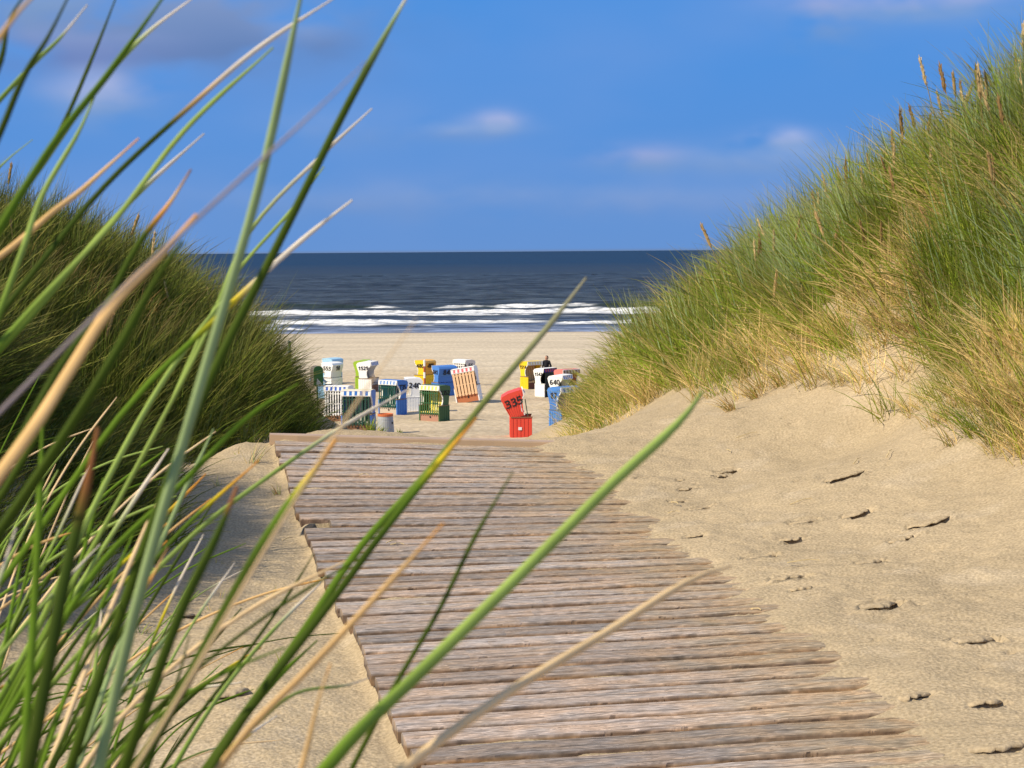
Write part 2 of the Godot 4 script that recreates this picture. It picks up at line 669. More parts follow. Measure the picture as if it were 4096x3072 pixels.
# ---------------------------------------------------------------- foreground blades
const GREEN := Color(0.125, 0.225, 0.018)
const LIGHT := Color(0.31, 0.43, 0.10)
const PALE := Color(0.28, 0.38, 0.16)
const DARK := Color(0.055, 0.09, 0.010)  # shaded blades: the shade is put into this darker green
const TAN := Color(0.72, 0.47, 0.20)
const STRAW := Color(0.92, 0.68, 0.38)
const WHITE_ := Color(0.82, 0.73, 0.58)
const ORANGE := Color(0.80, 0.36, 0.06)
const YELLOW := Color(0.80, 0.62, 0.03)
const STOPS := {
	"green": [[0.0, GREEN], [1.0, GREEN]], "light": [[0.0, GREEN], [0.4, LIGHT], [1.0, LIGHT]], "pale": [[0.0, PALE], [1.0, PALE]], "dark": [[0.0, DARK], [1.0, DARK]],
	"tan": [[0.0, TAN], [0.85, TAN], [1.0, ORANGE]], "straw": [[0.0, STRAW], [1.0, STRAW]], "grey": [[0.0, Color(0.36, 0.31, 0.33)], [1.0, Color(0.36, 0.31, 0.33)]],
	"dark_tip": [[0.0, DARK], [0.88, DARK], [0.97, PALE], [1.0, WHITE_]], "yellow_tip": [[0.0, DARK], [0.6, DARK], [0.8, GREEN], [0.86, YELLOW], [0.94, ORANGE], [1.0, ORANGE]],
	"orange_tip": [[0.0, DARK], [0.8, DARK], [0.86, ORANGE], [0.92, TAN], [1.0, Color(0.25, 0.14, 0.08)]], "brown_tip": [[0.0, DARK], [0.88, DARK], [0.94, Color(0.36, 0.15, 0.05)], [1.0, Color(0.36, 0.16, 0.06)]],
	"rust_tip": [[0.0, DARK], [0.72, DARK], [0.85, Color(0.30, 0.12, 0.04)], [1.0, Color(0.34, 0.15, 0.06)]], "white_tip": [[0.0, GREEN], [0.5, LIGHT], [0.72, LIGHT], [0.8, WHITE_], [1.0, WHITE_]],
	"dark_pale_tip": [[0.0, DARK], [0.55, DARK], [0.64, TAN], [0.72, WHITE_], [1.0, WHITE_]], "light_pale_tip": [[0.0, GREEN], [0.4, LIGHT], [0.75, LIGHT], [0.88, WHITE_], [1.0, WHITE_]],
	"green_pale_tip": [[0.0, GREEN], [0.6, GREEN], [0.72, YELLOW], [0.78, WHITE_], [1.0, WHITE_]], "green_fade": [[0.0, DARK], [0.45, GREEN], [0.75, Color(0.2, 0.23, 0.07)], [1.0, Color(0.36, 0.34, 0.22)]],
}


func curve_points(p: Array) -> Array:
	# a smooth line through the points, spaced by their distances
	var t := [0.0]
	for k in range(1, p.size()):
		t.append(t[-1] + maxf((p[k] as Vector3).distance_to(p[k - 1]), 0.001))
	var out := []
	for k in p.size() - 1:
		var a: Vector3 = p[maxi(k - 1, 0)]
		var b: Vector3 = p[k]
		var c: Vector3 = p[k + 1]
		var d: Vector3 = p[mini(k + 2, p.size() - 1)]
		var t0: float = t[maxi(k - 1, 0)] - t[k] if k > 0 else t[0] - t[1]
		var t2: float = t[k + 1] - t[k]
		var t3: float = t[mini(k + 2, p.size() - 1)] - t[k] if k + 2 < p.size() else t2 * 2.0
		if k == 0:
			a = b * 2.0 - c
		if k + 2 >= p.size():
			d = c * 2.0 - b
		var n := 3 if k < 2 else (8 if k == p.size() - 2 else 5)
		for i in n:
			out.append(b.cubic_interpolate_in_time(c, a, d, float(i) / n, t2, t0, t3))
	out.append(p[-1])
	return out


func _blade(clump: int, look: String, mm: float, t0: float, p: Array) -> void:
	var st := SurfaceTool.new()
	st.begin(Mesh.PRIMITIVE_TRIANGLES)
	st.set_smooth_group(0)
	var root: Vector3 = clumps[clump].position
	var ring := 6
	var len_ := [0.0]
	var pts := curve_points(p)
	var seg := pts.size() - 1
	for i in seg + 1:
		if i:
			len_.append(len_[-1] + (pts[i] as Vector3).distance_to(pts[i - 1]))
	var total: float = len_[-1]
	var tw := rng.randf_range(-0.35, 0.2)
	var shade := rng.randf_range(0.85, 1.12)
	var rows := []
	for i in seg + 1:
		var t: float = len_[i] / total
		var u := clampf((t - t0) / (1.0 - t0), 0, 1)
		var tan_: Vector3 = ((pts[mini(i + 1, seg)] as Vector3) - pts[maxi(i - 1, 0)]).normalized()
		var side := tan_.cross(Vector3(sin(tw + t * 0.35), 0, cos(tw + t * 0.35))).normalized()
		var nrm := side.cross(tan_).normalized()
		var w := mm * 0.0005 * lerpf(1.05, 0.78, u) * (1.0 - 0.6 * smoothstep(0.97, 1.0, t))
		var c := Color()
		var s: Array = STOPS[look]
		c = s[-1][1]
		for k in s.size() - 1:
			if u <= s[k + 1][0]:
				c = (s[k][1] as Color).lerp(s[k + 1][1], clampf((u - s[k][0]) / maxf(s[k + 1][0] - s[k][0], 0.001), 0, 1))
				break
		c = c * shade * (1.0 + 0.18 * n_rag.get_noise_2d(t * 60.0 + mm * 9.0, mm * 50.0))
		var row := []
		for k in ring:
			var a := TAU * k / ring
			row.append([(pts[i] as Vector3) - root + side * cos(a) * w + nrm * sin(a) * w * 0.38, c * (1.0 if k % 3 else 0.86)])
		rows.append(row)
	for i in seg:
		for k in ring:
			var k2 := (k + 1) % ring
			for q in [rows[i][k], rows[i + 1][k], rows[i + 1][k2], rows[i][k], rows[i + 1][k2], rows[i][k2]]:
				st.set_color(q[1])
				st.add_vertex(q[0])
	st.generate_normals()
	part("blade", st.commit(), M.blade, clumps[clump])


# ---------------------------------------------------------------- beach chairs
func stripes(st: SurfaceTool, a: Vector3, b: Vector3, width: float, n: int, thick: float, c1: Color, c2: Color) -> void:
	# upright strips side by side across x, each running from a to b
	var y := (b - a).normalized()
	var z := Vector3(1, 0, 0).cross(y)
	for i in n:
		var x := -width / 2 + (i + 0.5) * width / n
		box(st, (a + b) / 2 + Vector3(x, 0, 0), Vector3(width / n - 0.002, (b - a).length(), thick + 0.006 * (i % 2)), c1 if i % 2 == 0 else c2, Basis(Vector3(1, 0, 0), y, z))


func number(text: String, parent: Node3D, where: Vector3, basis_: Basis, size := 1.0) -> void:
	var t := TextMesh.new()
	var f := SystemFont.new()
	f.font_names = PackedStringArray(["Droid Sans"])
	f.font_weight = 700
	t.font = f
	t.text = text
	t.font_size = 32
	t.pixel_size = 0.0102 * size
	t.depth = 0.012
	t.curve_step = 2.0
	var o := part("number", t, M.black, parent)
	o.transform = Transform3D(basis_, where)


func chair(label: String, x: float, d: float, yaw: float, c: Dictionary) -> Node3D:
	var k: float = c.get("size", 1.0)
	var o := thing("beach_chair", spot(x, d, c.get("up", 0.0) - 0.02), deg_to_rad(yaw))
	o.rotation.z = deg_to_rad(c.get("roll", 0.0))
	o.scale = Vector3.ONE * k
	tag(o, label, "beach chair", "hooded beach chairs on the sand")
	var W := 1.12
	var side: Color = c.side
	var back: Color = c.get("back", side)
	var roof: Color = c.get("roof", side)
	var low: Color = c.get("base", side)
	var front: Color = c.get("front", Color(0.24, 0.13, 0.08))
	var s1: Color = c.get("s1", Color(0.7, 0.66, 0.55))
	var s2: Color = c.get("s2", Color(0.3, 0.3, 0.32))
	var a1: Color = c.get("a1", Color(0.8, 0.8, 0.78))
	var a2: Color = c.get("a2", Color(0.1, 0.2, 0.5))
	var trim: Color = c.get("trim", Color(0.8, 0.8, 0.78))
	# base box: sides with battens, back, front board, arm shelves
	var st := stool()
	for s in [-1, 1]:
		box(st, Vector3(s * (W / 2 - 0.02), 0.365, 0.02), Vector3(0.04, 0.73, 0.74), low)
		for i in 6:
			box(st, Vector3(s * (W / 2 + 0.006), 0.36, -0.30 + i * 0.128), Vector3(0.014, 0.66, 0.085), low)
	box(st, Vector3(0, 0.365, -0.33), Vector3(W - 0.08, 0.73, 0.04), low)
	for i in 8:
		box(st, Vector3(-W / 2 + 0.09 + i * (W - 0.18) / 7.0, 0.36, -0.357), Vector3(0.1, 0.66, 0.014), low)
	part("base", done(st), M.paint, o)
	st = stool()
	box(st, Vector3(0, 0.19, 0.34), Vector3(W - 0.08, 0.36, 0.035), front)
	part("front_board", done(st), M.board, o)
	st = stool()
	box(st, Vector3(0.05, 0.24, 0.365), Vector3(0.07, 0.07, 0.02), Color(0.03, 0.03, 0.03))
	bar(st, Vector3(0.0, 0.27, 0.366), Vector3(0.05, 0.22, 0.366), 0.025, 0.012, Color(0.03, 0.03, 0.03))
	part("handle", done(st), M.paint, o)
	for s in [-1, 1]:
		st = stool()
		box(st, Vector3(s * (W / 2 - 0.04), 0.745, 0.04), Vector3(0.13, 0.03, 0.74), c.get("shelf", Color(0.25, 0.17, 0.11)))
		part("armrest", done(st), M.board, o)
	st = stool()
	for i in 12:
		box(st, Vector3(-W / 2 + 0.06 + (i + 0.5) * (W - 0.12) / 12, 0.43, 0.03), Vector3((W - 0.12) / 12 - 0.002, 0.09 + 0.006 * (i % 2), 0.62), s1 if i % 2 == 0 else s2)
	part("seat", done(st), M.cloth, o)
	# hood, turned about its hinge
	var P := PackedVector2Array([Vector2(0.17, 0), Vector2(0.12, 0.16), Vector2(0.13, 0.336), Vector2(0.24, 0.528), Vector2(0.36, 0.64), Vector2(0.39, 0.816), Vector2(0.30, 0.848), Vector2(-0.1, 0.864), Vector2(-0.33, 0.824), Vector2(-0.40, 0.736), Vector2(-0.37, 0.56), Vector2(-0.29, 0.32), Vector2(-0.27, 0)])
	var outer := PackedVector2Array([Vector2(-0.285, 0), Vector2(-0.305, 0.32), Vector2(-0.385, 0.56), Vector2(-0.415, 0.74), Vector2(-0.34, 0.836), Vector2(-0.1, 0.878), Vector2(0.30, 0.862), Vector2(0.41, 0.824)])
	var inner := PackedVector2Array([Vector2(0.40, 0.8), Vector2(0.29, 0.836), Vector2(-0.1, 0.85), Vector2(-0.31, 0.808), Vector2(-0.375, 0.72), Vector2(-0.35, 0.56), Vector2(-0.27, 0.32), Vector2(-0.25, 0)])
	st = stool()
	var shell := PackedVector2Array()
	shell.append_array(outer.slice(0, 4)); shell.append_array(inner.slice(4))
	prism(st, shell, -W / 2 + 0.003, W / 2 - 0.003, back)
	var top_ := PackedVector2Array()
	top_.append_array(outer.slice(3)); top_.append_array(inner.slice(0, 5))
	prism(st, top_, -W / 2 + 0.003, W / 2 - 0.003, roof)
	if c.get("battens", false):
		for i in 9:
			bar(st, Vector3(-W / 2 + 0.08 + i * (W - 0.16) / 8.0, 0.02, -0.292), Vector3(-W / 2 + 0.08 + i * (W - 0.16) / 8.0, 0.54, -0.387), 0.09, 0.02, back)
	var hood := part("hood", done(st), M.paint, o)
	hood.transform = Transform3D(Basis(Vector3(1, 0, 0), -deg_to_rad(c.get("recline", 2.0))), Vector3(0, 0.765, -0.02))
	for s in [-1, 1]:
		st = stool()
		var x1: float = s * (W / 2 - 0.02)
		prism(st, P, x1 - 0.018, x1 + 0.018, side)
		if c.get("battens", false):
			for i in 7:
				var z0 := -0.24 + i * 0.062
				var z1 := -0.34 + i * 0.112
				bar(st, Vector3(s * (W / 2 + 0.004), 0.04, z0), Vector3(s * (W / 2 + 0.004), 0.68 + 0.018 * i, z1), 0.012, 0.035, side)
		part("hood_side", done(st), M.paint, hood)
		st = stool()
		var e := [P[0], P[1], P[2], P[3], P[4], P[5]]
		for i in 5:
			bar(st, Vector3(s * (W / 2 - 0.018), e[i].y, e[i].x + 0.012), Vector3(s * (W / 2 - 0.018), e[i + 1].y, e[i + 1].x + 0.012), 0.05, 0.03, trim)
		part("trim", done(st), M.paint, hood)
	st = stool()
	stripes(st, Vector3(0, -0.28, -0.15), Vector3(0, 0.33, -0.22), W - 0.1, 12, 0.06, s1, s2)
	stripes(st, Vector3(0, 0.33, -0.22), Vector3(0, 0.74, -0.32), W - 0.1, 12, 0.05, s1, s2)
	part("backrest", done(st), M.cloth, hood)
	st = stool()
	stripes(st, Vector3(0, 0.66, 0.437), Vector3(0, 0.825, 0.405), W - 0.02, 11, 0.012, a1, a2)
	stripes(st, Vector3(0, 0.635, 0.439), Vector3(0, 0.658, 0.437), W - 0.02, 11, 0.008, a1, a1)
	box(st, Vector3(0, 0.838, 0.405), Vector3(W, 0.03, 0.04), trim)
	part("awning", done(st), M.cloth, hood)
	if c.has("grille"):
		st = stool()
		var g: Color = c.grille
		var n: int = c.get("slats", 9)
		for i in n:
			var gx := -W / 2 + 0.09 + i * (W - 0.18) / (n - 1)
			bar(st, Vector3(gx, 0.34, 0.42), Vector3(gx, 1.4, 0.40), c.get("slat", 0.05), 0.02, g)
		for yy in [0.42, 0.86, 1.3]:
			box(st, Vector3(0, yy, 0.395), Vector3(W - 0.1, 0.035, 0.02), g)
		part("grille", done(st), M.paint, o)
	if c.has("number"):
		for s in c.get("number_on", [-1, 1]):
			number(c.number, hood, Vector3(s * (W / 2 + 0.012), 0.53, -0.02), Basis(Vector3.UP, s * PI / 2), c.get("number_size", 1.0))
	if c.has("back_number"):
		number(c.back_number, hood, Vector3(0, 0.53, -0.412), Basis(Vector3.UP, PI) * Basis(Vector3(1, 0, 0), 0.13), 1.15)
	if c.has("strut"):
		st = stool()
		bar(st, Vector3(-W / 2 + 0.05, 0.76, 0.25), Vector3(-W / 2 + 0.05, 1.36, 0.16), 0.035, 0.035, c.strut)
		part("strut", done(st), M.paint, o)
	if c.has("plate"):
		st = stool()
		box(st, Vector3(-(W / 2 + 0.022) * c.plate, 0.36, -0.02), Vector3(0.02, 0.1, 0.12), Color(0.8, 0.78, 0.75))
		part("plate", done(st), M.paint, o)
	return o


# ---------------------------------------------------------------- a person, as one smooth skin
func person(where: Vector3, turn: float) -> void:
	var J := [  # from, to, radius, radius
		[Vector3(0, 0.95, 0), Vector3(0, 1.20, 0.01), 0.150, 0.150], [Vector3(0, 1.20, 0.01), Vector3(0, 1.40, 0), 0.155, 0.13],
		[Vector3(-0.16, 1.40, 0), Vector3(0.16, 1.40, 0), 0.075, 0.075], [Vector3(0, 1.40, 0), Vector3(0, 1.53, 0.01), 0.062, 0.055],
		[Vector3(0, 1.60, 0.02), Vector3(0, 1.655, 0.01), 0.085, 0.092], [Vector3(0, 1.585, 0.10), Vector3(0, 1.61, 0.112), 0.016, 0.014],
		[Vector3(-0.095, 1.61, 0.0), Vector3(-0.095, 1.63, 0.0), 0.018, 0.018], [Vector3(0.095, 1.61, 0.0), Vector3(0.095, 1.63, 0.0), 0.018, 0.018],
		[Vector3(-0.2, 1.39, 0), Vector3(-0.29, 1.13, -0.03), 0.066, 0.055], [Vector3(-0.29, 1.13, -0.03), Vector3(-0.20, 0.98, 0.13), 0.055, 0.048],
		[Vector3(0.2, 1.39, 0), Vector3(0.29, 1.13, -0.03), 0.066, 0.055], [Vector3(0.29, 1.13, -0.03), Vector3(0.20, 0.98, 0.13), 0.055, 0.048],
		[Vector3(-0.09, 0.93, 0), Vector3(-0.1, 0.50, 0.02), 0.095, 0.068], [Vector3(-0.1, 0.50, 0.02), Vector3(-0.1, 0.09, -0.01), 0.064, 0.045],
		[Vector3(0.09, 0.93, 0), Vector3(0.11, 0.50, 0.02), 0.095, 0.068], [Vector3(0.11, 0.50, 0.02), Vector3(0.11, 0.09, -0.01), 0.064, 0.045],
		[Vector3(-0.1, 0.045, -0.04), Vector3(-0.11, 0.04, 0.14), 0.045, 0.038], [Vector3(0.11, 0.045, -0.04), Vector3(0.12, 0.04, 0.14), 0.045, 0.038],
	]
	var cell := 0.022
	var lo := Vector3(-0.40, -0.03, -0.22)
	var nx := 37
	var ny := 82
	var nz := 21
	var f := PackedFloat32Array()
	f.resize(nx * ny * nz)
	f.fill(1.0)
	for j in J:
		var a: Vector3 = j[0]
		var b: Vector3 = j[1]
		var r := maxf(j[2], j[3]) + 0.07
		var p0 := ((a.min(b) - Vector3.ONE * r - lo) / cell).floor().max(Vector3.ZERO)
		var p1 := ((a.max(b) + Vector3.ONE * r - lo) / cell).ceil().min(Vector3(nx - 1, ny - 1, nz - 1))
		var ab := b - a
		for x in range(int(p0.x), int(p1.x) + 1):
			for y in range(int(p0.y), int(p1.y) + 1):
				for z in range(int(p0.z), int(p1.z) + 1):
					var p := lo + Vector3(x, y, z) * cell
					var t := clampf((p - a).dot(ab) / ab.length_squared(), 0, 1)
					var dd := p.distance_to(a + ab * t) - lerpf(j[2], j[3], t)
					var o := (x * ny + y) * nz + z
					var h := maxf(0.035 - absf(f[o] - dd), 0.0) / 0.035
					f[o] = minf(f[o], dd) - h * h * 0.035 * 0.25
	var ids := {}
	var vs := PackedVector3Array()
	var cs := PackedColorArray()
	for x in nx - 1:
		for y in ny - 1:
			for z in nz - 1:
				var sum := Vector3.ZERO
				var cnt := 0
				var o := (x * ny + y) * nz + z
				for e in EDGES:
					var oa: int = o + (e[0] * ny + e[1]) * nz + e[2]
					var ob: int = o + (e[3] * ny + e[4]) * nz + e[5]
					var fa := f[oa]
					var fb := f[ob]
					if (fa < 0) != (fb < 0):
						var t := fa / (fa - fb)
						sum += Vector3(e[0], e[1], e[2]).lerp(Vector3(e[3], e[4], e[5]), t)
						cnt += 1
				if cnt:
					ids[o] = vs.size()
					var p := lo + (Vector3(x, y, z) + sum / cnt) * cell
					vs.append(p)
					cs.append(Color(0.46, 0.26, 0.18) if p.y > 1.50 else (Color(0.012, 0.012, 0.016) if p.y > 0.9 else (Color(0.03, 0.035, 0.06) if p.y > 0.09 else Color(0.05, 0.04, 0.04))))
	var ix := PackedInt32Array()
	var sx := ny * nz
	for x in range(1, nx - 1):
		for y in range(1, ny - 1):
			for z in range(1, nz - 1):
				var o := (x * ny + y) * nz + z
				for ax in [[sx, nz, 1], [nz, 1, sx], [1, sx, nz]]:
					var inside := f[o] < 0
					if inside != (f[o + ax[0]] < 0):
						var q := [o - ax[1] - ax[2], o - ax[2], o, o - ax[1]]
						var good := true
						for i in q:
							good = good and ids.has(i)
						if good:
							var v := [ids[q[0]], ids[q[1]], ids[q[2]], ids[q[3]]]
							if inside:
								ix.append_array(PackedInt32Array([v[0], v[2], v[1], v[0], v[3], v[2]]))
							else:
								ix.append_array(PackedInt32Array([v[0], v[1], v[2], v[0], v[2], v[3]]))
	var st := SurfaceTool.new()
	st.begin(Mesh.PRIMITIVE_TRIANGLES)
	st.set_smooth_group(0)
	for i in ix:
		st.set_color(cs[i])
		st.add_vertex(vs[i])
	st.generate_normals()
	var o2 := thing("person", where, turn)
	tag(o2, "person in a black jacket with dark hair standing behind the yellow beach chair", "person")
	part("body", st.commit(), M.skin, o2)
	st = stool()
	lathe(st, [Vector2(0.001, 1.765), Vector2(0.06, 1.75), Vector2(0.098, 1.70), Vector2(0.108, 1.65), Vector2(0.102, 1.60), Vector2(0.085, 1.55), Vector2(0.06, 1.55)], 12, [Color(0.03, 0.018, 0.012)], Vector3(0, 0, -0.022))
	part("hair", done(st), M.skin, o2)


const EDGES := [[0, 0, 0, 1, 0, 0], [0, 1, 0, 1, 1, 0], [0, 0, 1, 1, 0, 1], [0, 1, 1, 1, 1, 1], [0, 0, 0, 0, 1, 0], [1, 0, 0, 1, 1, 0], [0, 0, 1, 0, 1, 1], [1, 0, 1, 1, 1, 1], [0, 0, 0, 0, 0, 1], [1, 0, 0, 1, 0, 1], [0, 1, 0, 0, 1, 1], [1, 1, 0, 1, 1, 1]]


# ---------------------------------------------------------------- boardwalk
func plank_mesh(length: float, w: float, strip: int, seed_: int, tint: Color, thick := 0.036, raw := Color(0.50, 0.31, 0.16), dusty := 9.0) -> ArrayMesh:
	var st := SurfaceTool.new()
	st.begin(Mesh.PRIMITIVE_TRIANGLES)
	st.set_smooth_group(-1)
	var seg := 26
	var rows := []
	for i in seg + 1:
		var x := length * i / seg
		var e1 := n_rag.get_noise_2d(x * 5.0, seed_ * 3.7) * 0.006
		var e2 := n_rag.get_noise_2d(x * 5.0 + 40.0, seed_ * 5.1) * 0.006
		var cup := n_mid.get_noise_2d(x * 0.7, seed_ * 2.3) * 0.004
		var worn := clampf(0.35 + 1.1 * n_rag.get_noise_2d(x * 2.2, seed_ * 9.3), 0, 1)
		var row := []
		var dust := smoothstep(dusty - 0.75, dusty, x + 0.25 * n_rag.get_noise_2d(x * 6.0, seed_ * 4.1)) * 0.75
		dust = maxf(dust, smoothstep(0.3, 0.7, n_rag.get_noise_2d(x * 2.5 + 11.0, seed_ * 1.7)) * 0.25)
		# across: far foot, far shoulder, three on top, near shoulder, near foot
		var zs := [-w / 2 + e1, -w / 2 + e1, -w / 2 + 0.011 + e1 * 0.5, 0.0, w / 2 - 0.012 - e2 * 0.5, w / 2 - 0.008 - e2, w / 2 - e2]
		var ys := [-thick, -0.010, 0.0, 0.002 + cup, 0.0, -0.006 - 0.005 * worn, -thick]
		for k in 7:
			var edge := Color(0.31, 0.235, 0.175).lerp(raw, smoothstep(0.25, 0.7, worn) if dusty < 8.0 else 1.0)
			var c := tint if k > 0 and k < 5 else (edge if k > 4 else tint * 0.4)
			c = c.lerp(Color(0.66, 0.54, 0.35), dust * (1.0 if k > 1 and k < 5 else 0.15))
			row.append([Vector3(x, ys[k] + cup, zs[k]), Vector2(x * 0.5 + seed_ * 0.137, (strip + 0.08 + 0.84 * (zs[k] + w / 2) / w) / 16.0), c])
		rows.append(row)
	for i in seg:
		for k in 6:
			for q in [rows[i][k], rows[i + 1][k], rows[i + 1][k + 1], rows[i][k], rows[i + 1][k + 1], rows[i][k + 1]]:
				st.set_color(q[2]); st.set_uv(q[1]); st.add_vertex(q[0])
	for i in [0, seg]:
		for k in range(1, 6):
			var q := [rows[i][0], rows[i][k], rows[i][k + 1]]
			if i == 0:
				q.reverse()
			for v in q:
				st.set_color((v[2] as Color) * 0.8); st.set_uv(v[1]); st.add_vertex(v[0])
	st.index()
	st.generate_normals()
	st.generate_tangents()
	return st.commit()


func boardwalk() -> void:
	var walk := thing("boardwalk", Vector3.ZERO)
	tag(walk, "weathered grey plank path running from the foreground to the dune crest", "boardwalk", "", "structure")
	var pitch := 0.139
	var n := 45
	for i in n:
		var dp := 3.25 + i * pitch
		var a0 := rng.randf_range(-0.012, 0.014)
		var seed_ := i * 7 + 3
		if i == 31:
			a0 = 0.125
		var a1 := 1.95
		var p0 := Vector3(-0.264 - 0.208 * (dp - 4.2) + a0, walk_top(dp, a0), -(dp + 0.2 * a0))
		var p1 := Vector3(-0.264 - 0.208 * (dp - 4.2) + a1, walk_top(dp, a1), -(dp + 0.2 * a1))
		var x := (p1 - p0).normalized()
		var e := 0.02
		var slope := (walk_top(dp + e, 0.5) - walk_top(dp - e, 0.5)) / (2 * e)
		var z := Vector3(0.2, -slope, 1).normalized()
		z = (z - x * z.dot(x)).normalized()
		var v := rng.randf_range(0.66, 1.14)
		var tint := Color(0.69, 0.60, 0.525).lerp(Color(0.63, 0.60, 0.58), rng.randf()) * v
		var o := part("plank", plank_mesh((p1 - p0).length(), pitch - rng.randf_range(0.011, 0.025), i % 16, seed_, tint, 0.036, Color(0.46, 0.31, 0.18), along(SEEN, dp)), M.wood, walk)
		o.transform = Transform3D(Basis(x, z.cross(x), z), p0 + Vector3(0, rng.randf_range(-0.0025, 0.0025), 0))
	# the raw board that closes the far end
	var dp := 9.56
	var q0 := Vector3(-0.264 - 0.208 * (dp - 4.2) - 0.02, walk_top(dp, 0) + 0.010, -dp)
	var q1 := Vector3(-0.264 - 0.208 * (dp - 4.2) + 1.95, walk_top(dp, 1.95) + 0.012, -(dp + 0.39))
	var xx := (q1 - q0).normalized()
	var zz := xx.cross(Vector3.UP).normalized()
	var end := part("end_board", plank_mesh((q1 - q0).length(), 0.10, 5, 400, Color(0.44, 0.34, 0.28), 0.06, Color(0.50, 0.36, 0.235)), M.board, walk)
	end.transform = Transform3D(Basis(xx, zz.cross(xx), zz), q0)
	end.set_meta("label", "lighter closing board across the far end of the path")


# ---------------------------------------------------------------- sea
func sea_sheet() -> void:
	var xs := steps([[-9000, -1000, 2000], [-1000, -200, 200], [-200, -70, 10], [-70, 80, 0.7], [80, 200, 10], [200, 1000, 200], [1000, 9000, 2000]])
	var ds := steps([[165, 185, 0.5], [185, 275, 0.3], [275, 340, 1.0], [340, 620, 3], [600, 1500, 60], [1500, 6000, 500], [6000, 26000, 4000]])
	var ys := PackedFloat32Array()
	var cols := PackedColorArray()
	ys.resize(xs.size() * ds.size())
	cols.resize(xs.size() * ds.size())
	var swell := FastNoiseLite.new()
	swell.seed = 31
	swell.frequency = 1.0
	swell.fractal_octaves = 3
	var deep := Color(0.009, 0.033, 0.076)
	var mid := Color(0.036, 0.048, 0.062)
	var shallow := Color(0.085, 0.115, 0.185)
	var foam := Color(0.84, 0.86, 0.87)
	for i in ds.size():
		var d := ds[i]
		for j in xs.size():
			var x := xs[j]
			var y := 0.0
			var c := mid.lerp(deep, smoothstep(260, 1400, d))
			c = c.lerp(shallow, 1.0 - smoothstep(184, 232, d))
			c = c.lerp(Color(0.17, 0.21, 0.31), 0.8 * (1.0 - smoothstep(183, 194, d)))
			if d < 620.0:
				y += swell.get_noise_2d(x * 0.02, d * 0.11) * 0.5 * smoothstep(200, 260, d) * (1.0 - smoothstep(480, 620, d))
				var st := swell.get_noise_2d(x * 0.05 + 50.0, d * 0.2) + 0.8 * swell.get_noise_2d(x * 0.15 + 90.0, d * 0.45)
				c = c * maxf(0.3, 1.0 + 1.1 * st)
			if d < 275.0 and absf(x) < 90.0:
				var f := 0.0
				for w in WAVES:
					var line: float = w[0] + swell.get_noise_2d(x * 0.016 + w[0], 7.0) * w[4] + x * w[5]
					var q: float = d - line
					var amp: float = w[1] * clampf(0.75 + 1.1 * swell.get_noise_2d(x * 0.035 + w[0] * 3.0, 2.0), 0.15, 1.4)
					# steep towards the beach, long behind
					y += amp * exp(-pow(q / (w[2] if q > 0 else w[2] * 0.45), 2.0))
					c = c.lerp(Color(0.022, 0.036, 0.035), 0.85 * exp(-pow((q + 0.8) / 1.6, 2.0)) * (1.0 if w[1] > 0.3 else 0.0))
					var rag := swell.get_noise_2d(x * 0.16, d * 0.5 + w[0])
					var gate := smoothstep(-w[6], -w[6] + 0.22, swell.get_noise_2d(x * 0.045 + w[0] * 5.0, 11.0) + 0.25 * rag)
					var band := smoothstep(w[3] * -1.0, w[3] * -0.55, q + rag * 1.2) * (1.0 - smoothstep(0.5, 2.0, q + rag * 1.6))
					f = maxf(f, band * gate * clampf(0.85 + 1.1 * swell.get_noise_2d(x * 0.4, d * 0.9), 0.25, 1.0))
				# thin lace left on the water
				var lace := swell.get_noise_2d(x * 0.07 + 9.0, d * 0.75)
				f = maxf(f, smoothstep(0.3, 0.55, lace) * 0.3 * (1.0 - smoothstep(215, 245, d)))
				y += f * (0.10 + 0.12 * swell.get_noise_2d(x * 0.7, d * 1.1))
				c = c.lerp(foam, clampf(f, 0, 1))
			y = lerpf(-0.12, y, smoothstep(174.0, 186.0, d))
			ys[i * xs.size() + j] = y
			cols[i * xs.size() + j] = c
	var o := part("sea", sheet(xs, ds, ys, cols), M.sea, self)
	tag(o, "dark blue sea with rows of white breaking waves along the beach", "sea", "", "structure")


# distance, height, thickness, foam depth, wander, tilt, foam cover
const WAVES := [[258.0, 0.55, 3.0, 3.0, 7.0, -0.03, -0.02], [236.0, 0.62, 3.0, 7.0, 5.0, -0.05, 0.9], [229.0, 0.2, 2.5, 2.4, 5.0, -0.05, 0.15], [203.0, 0.36, 2.2, 3.0, 4.0, -0.06, 0.3], [198.0, 0.18, 1.6, 1.6, 4.0, -0.04, 0.02], [186.0, 0.08, 1.4, 1.0, 4.0, -0.02, -0.05]]


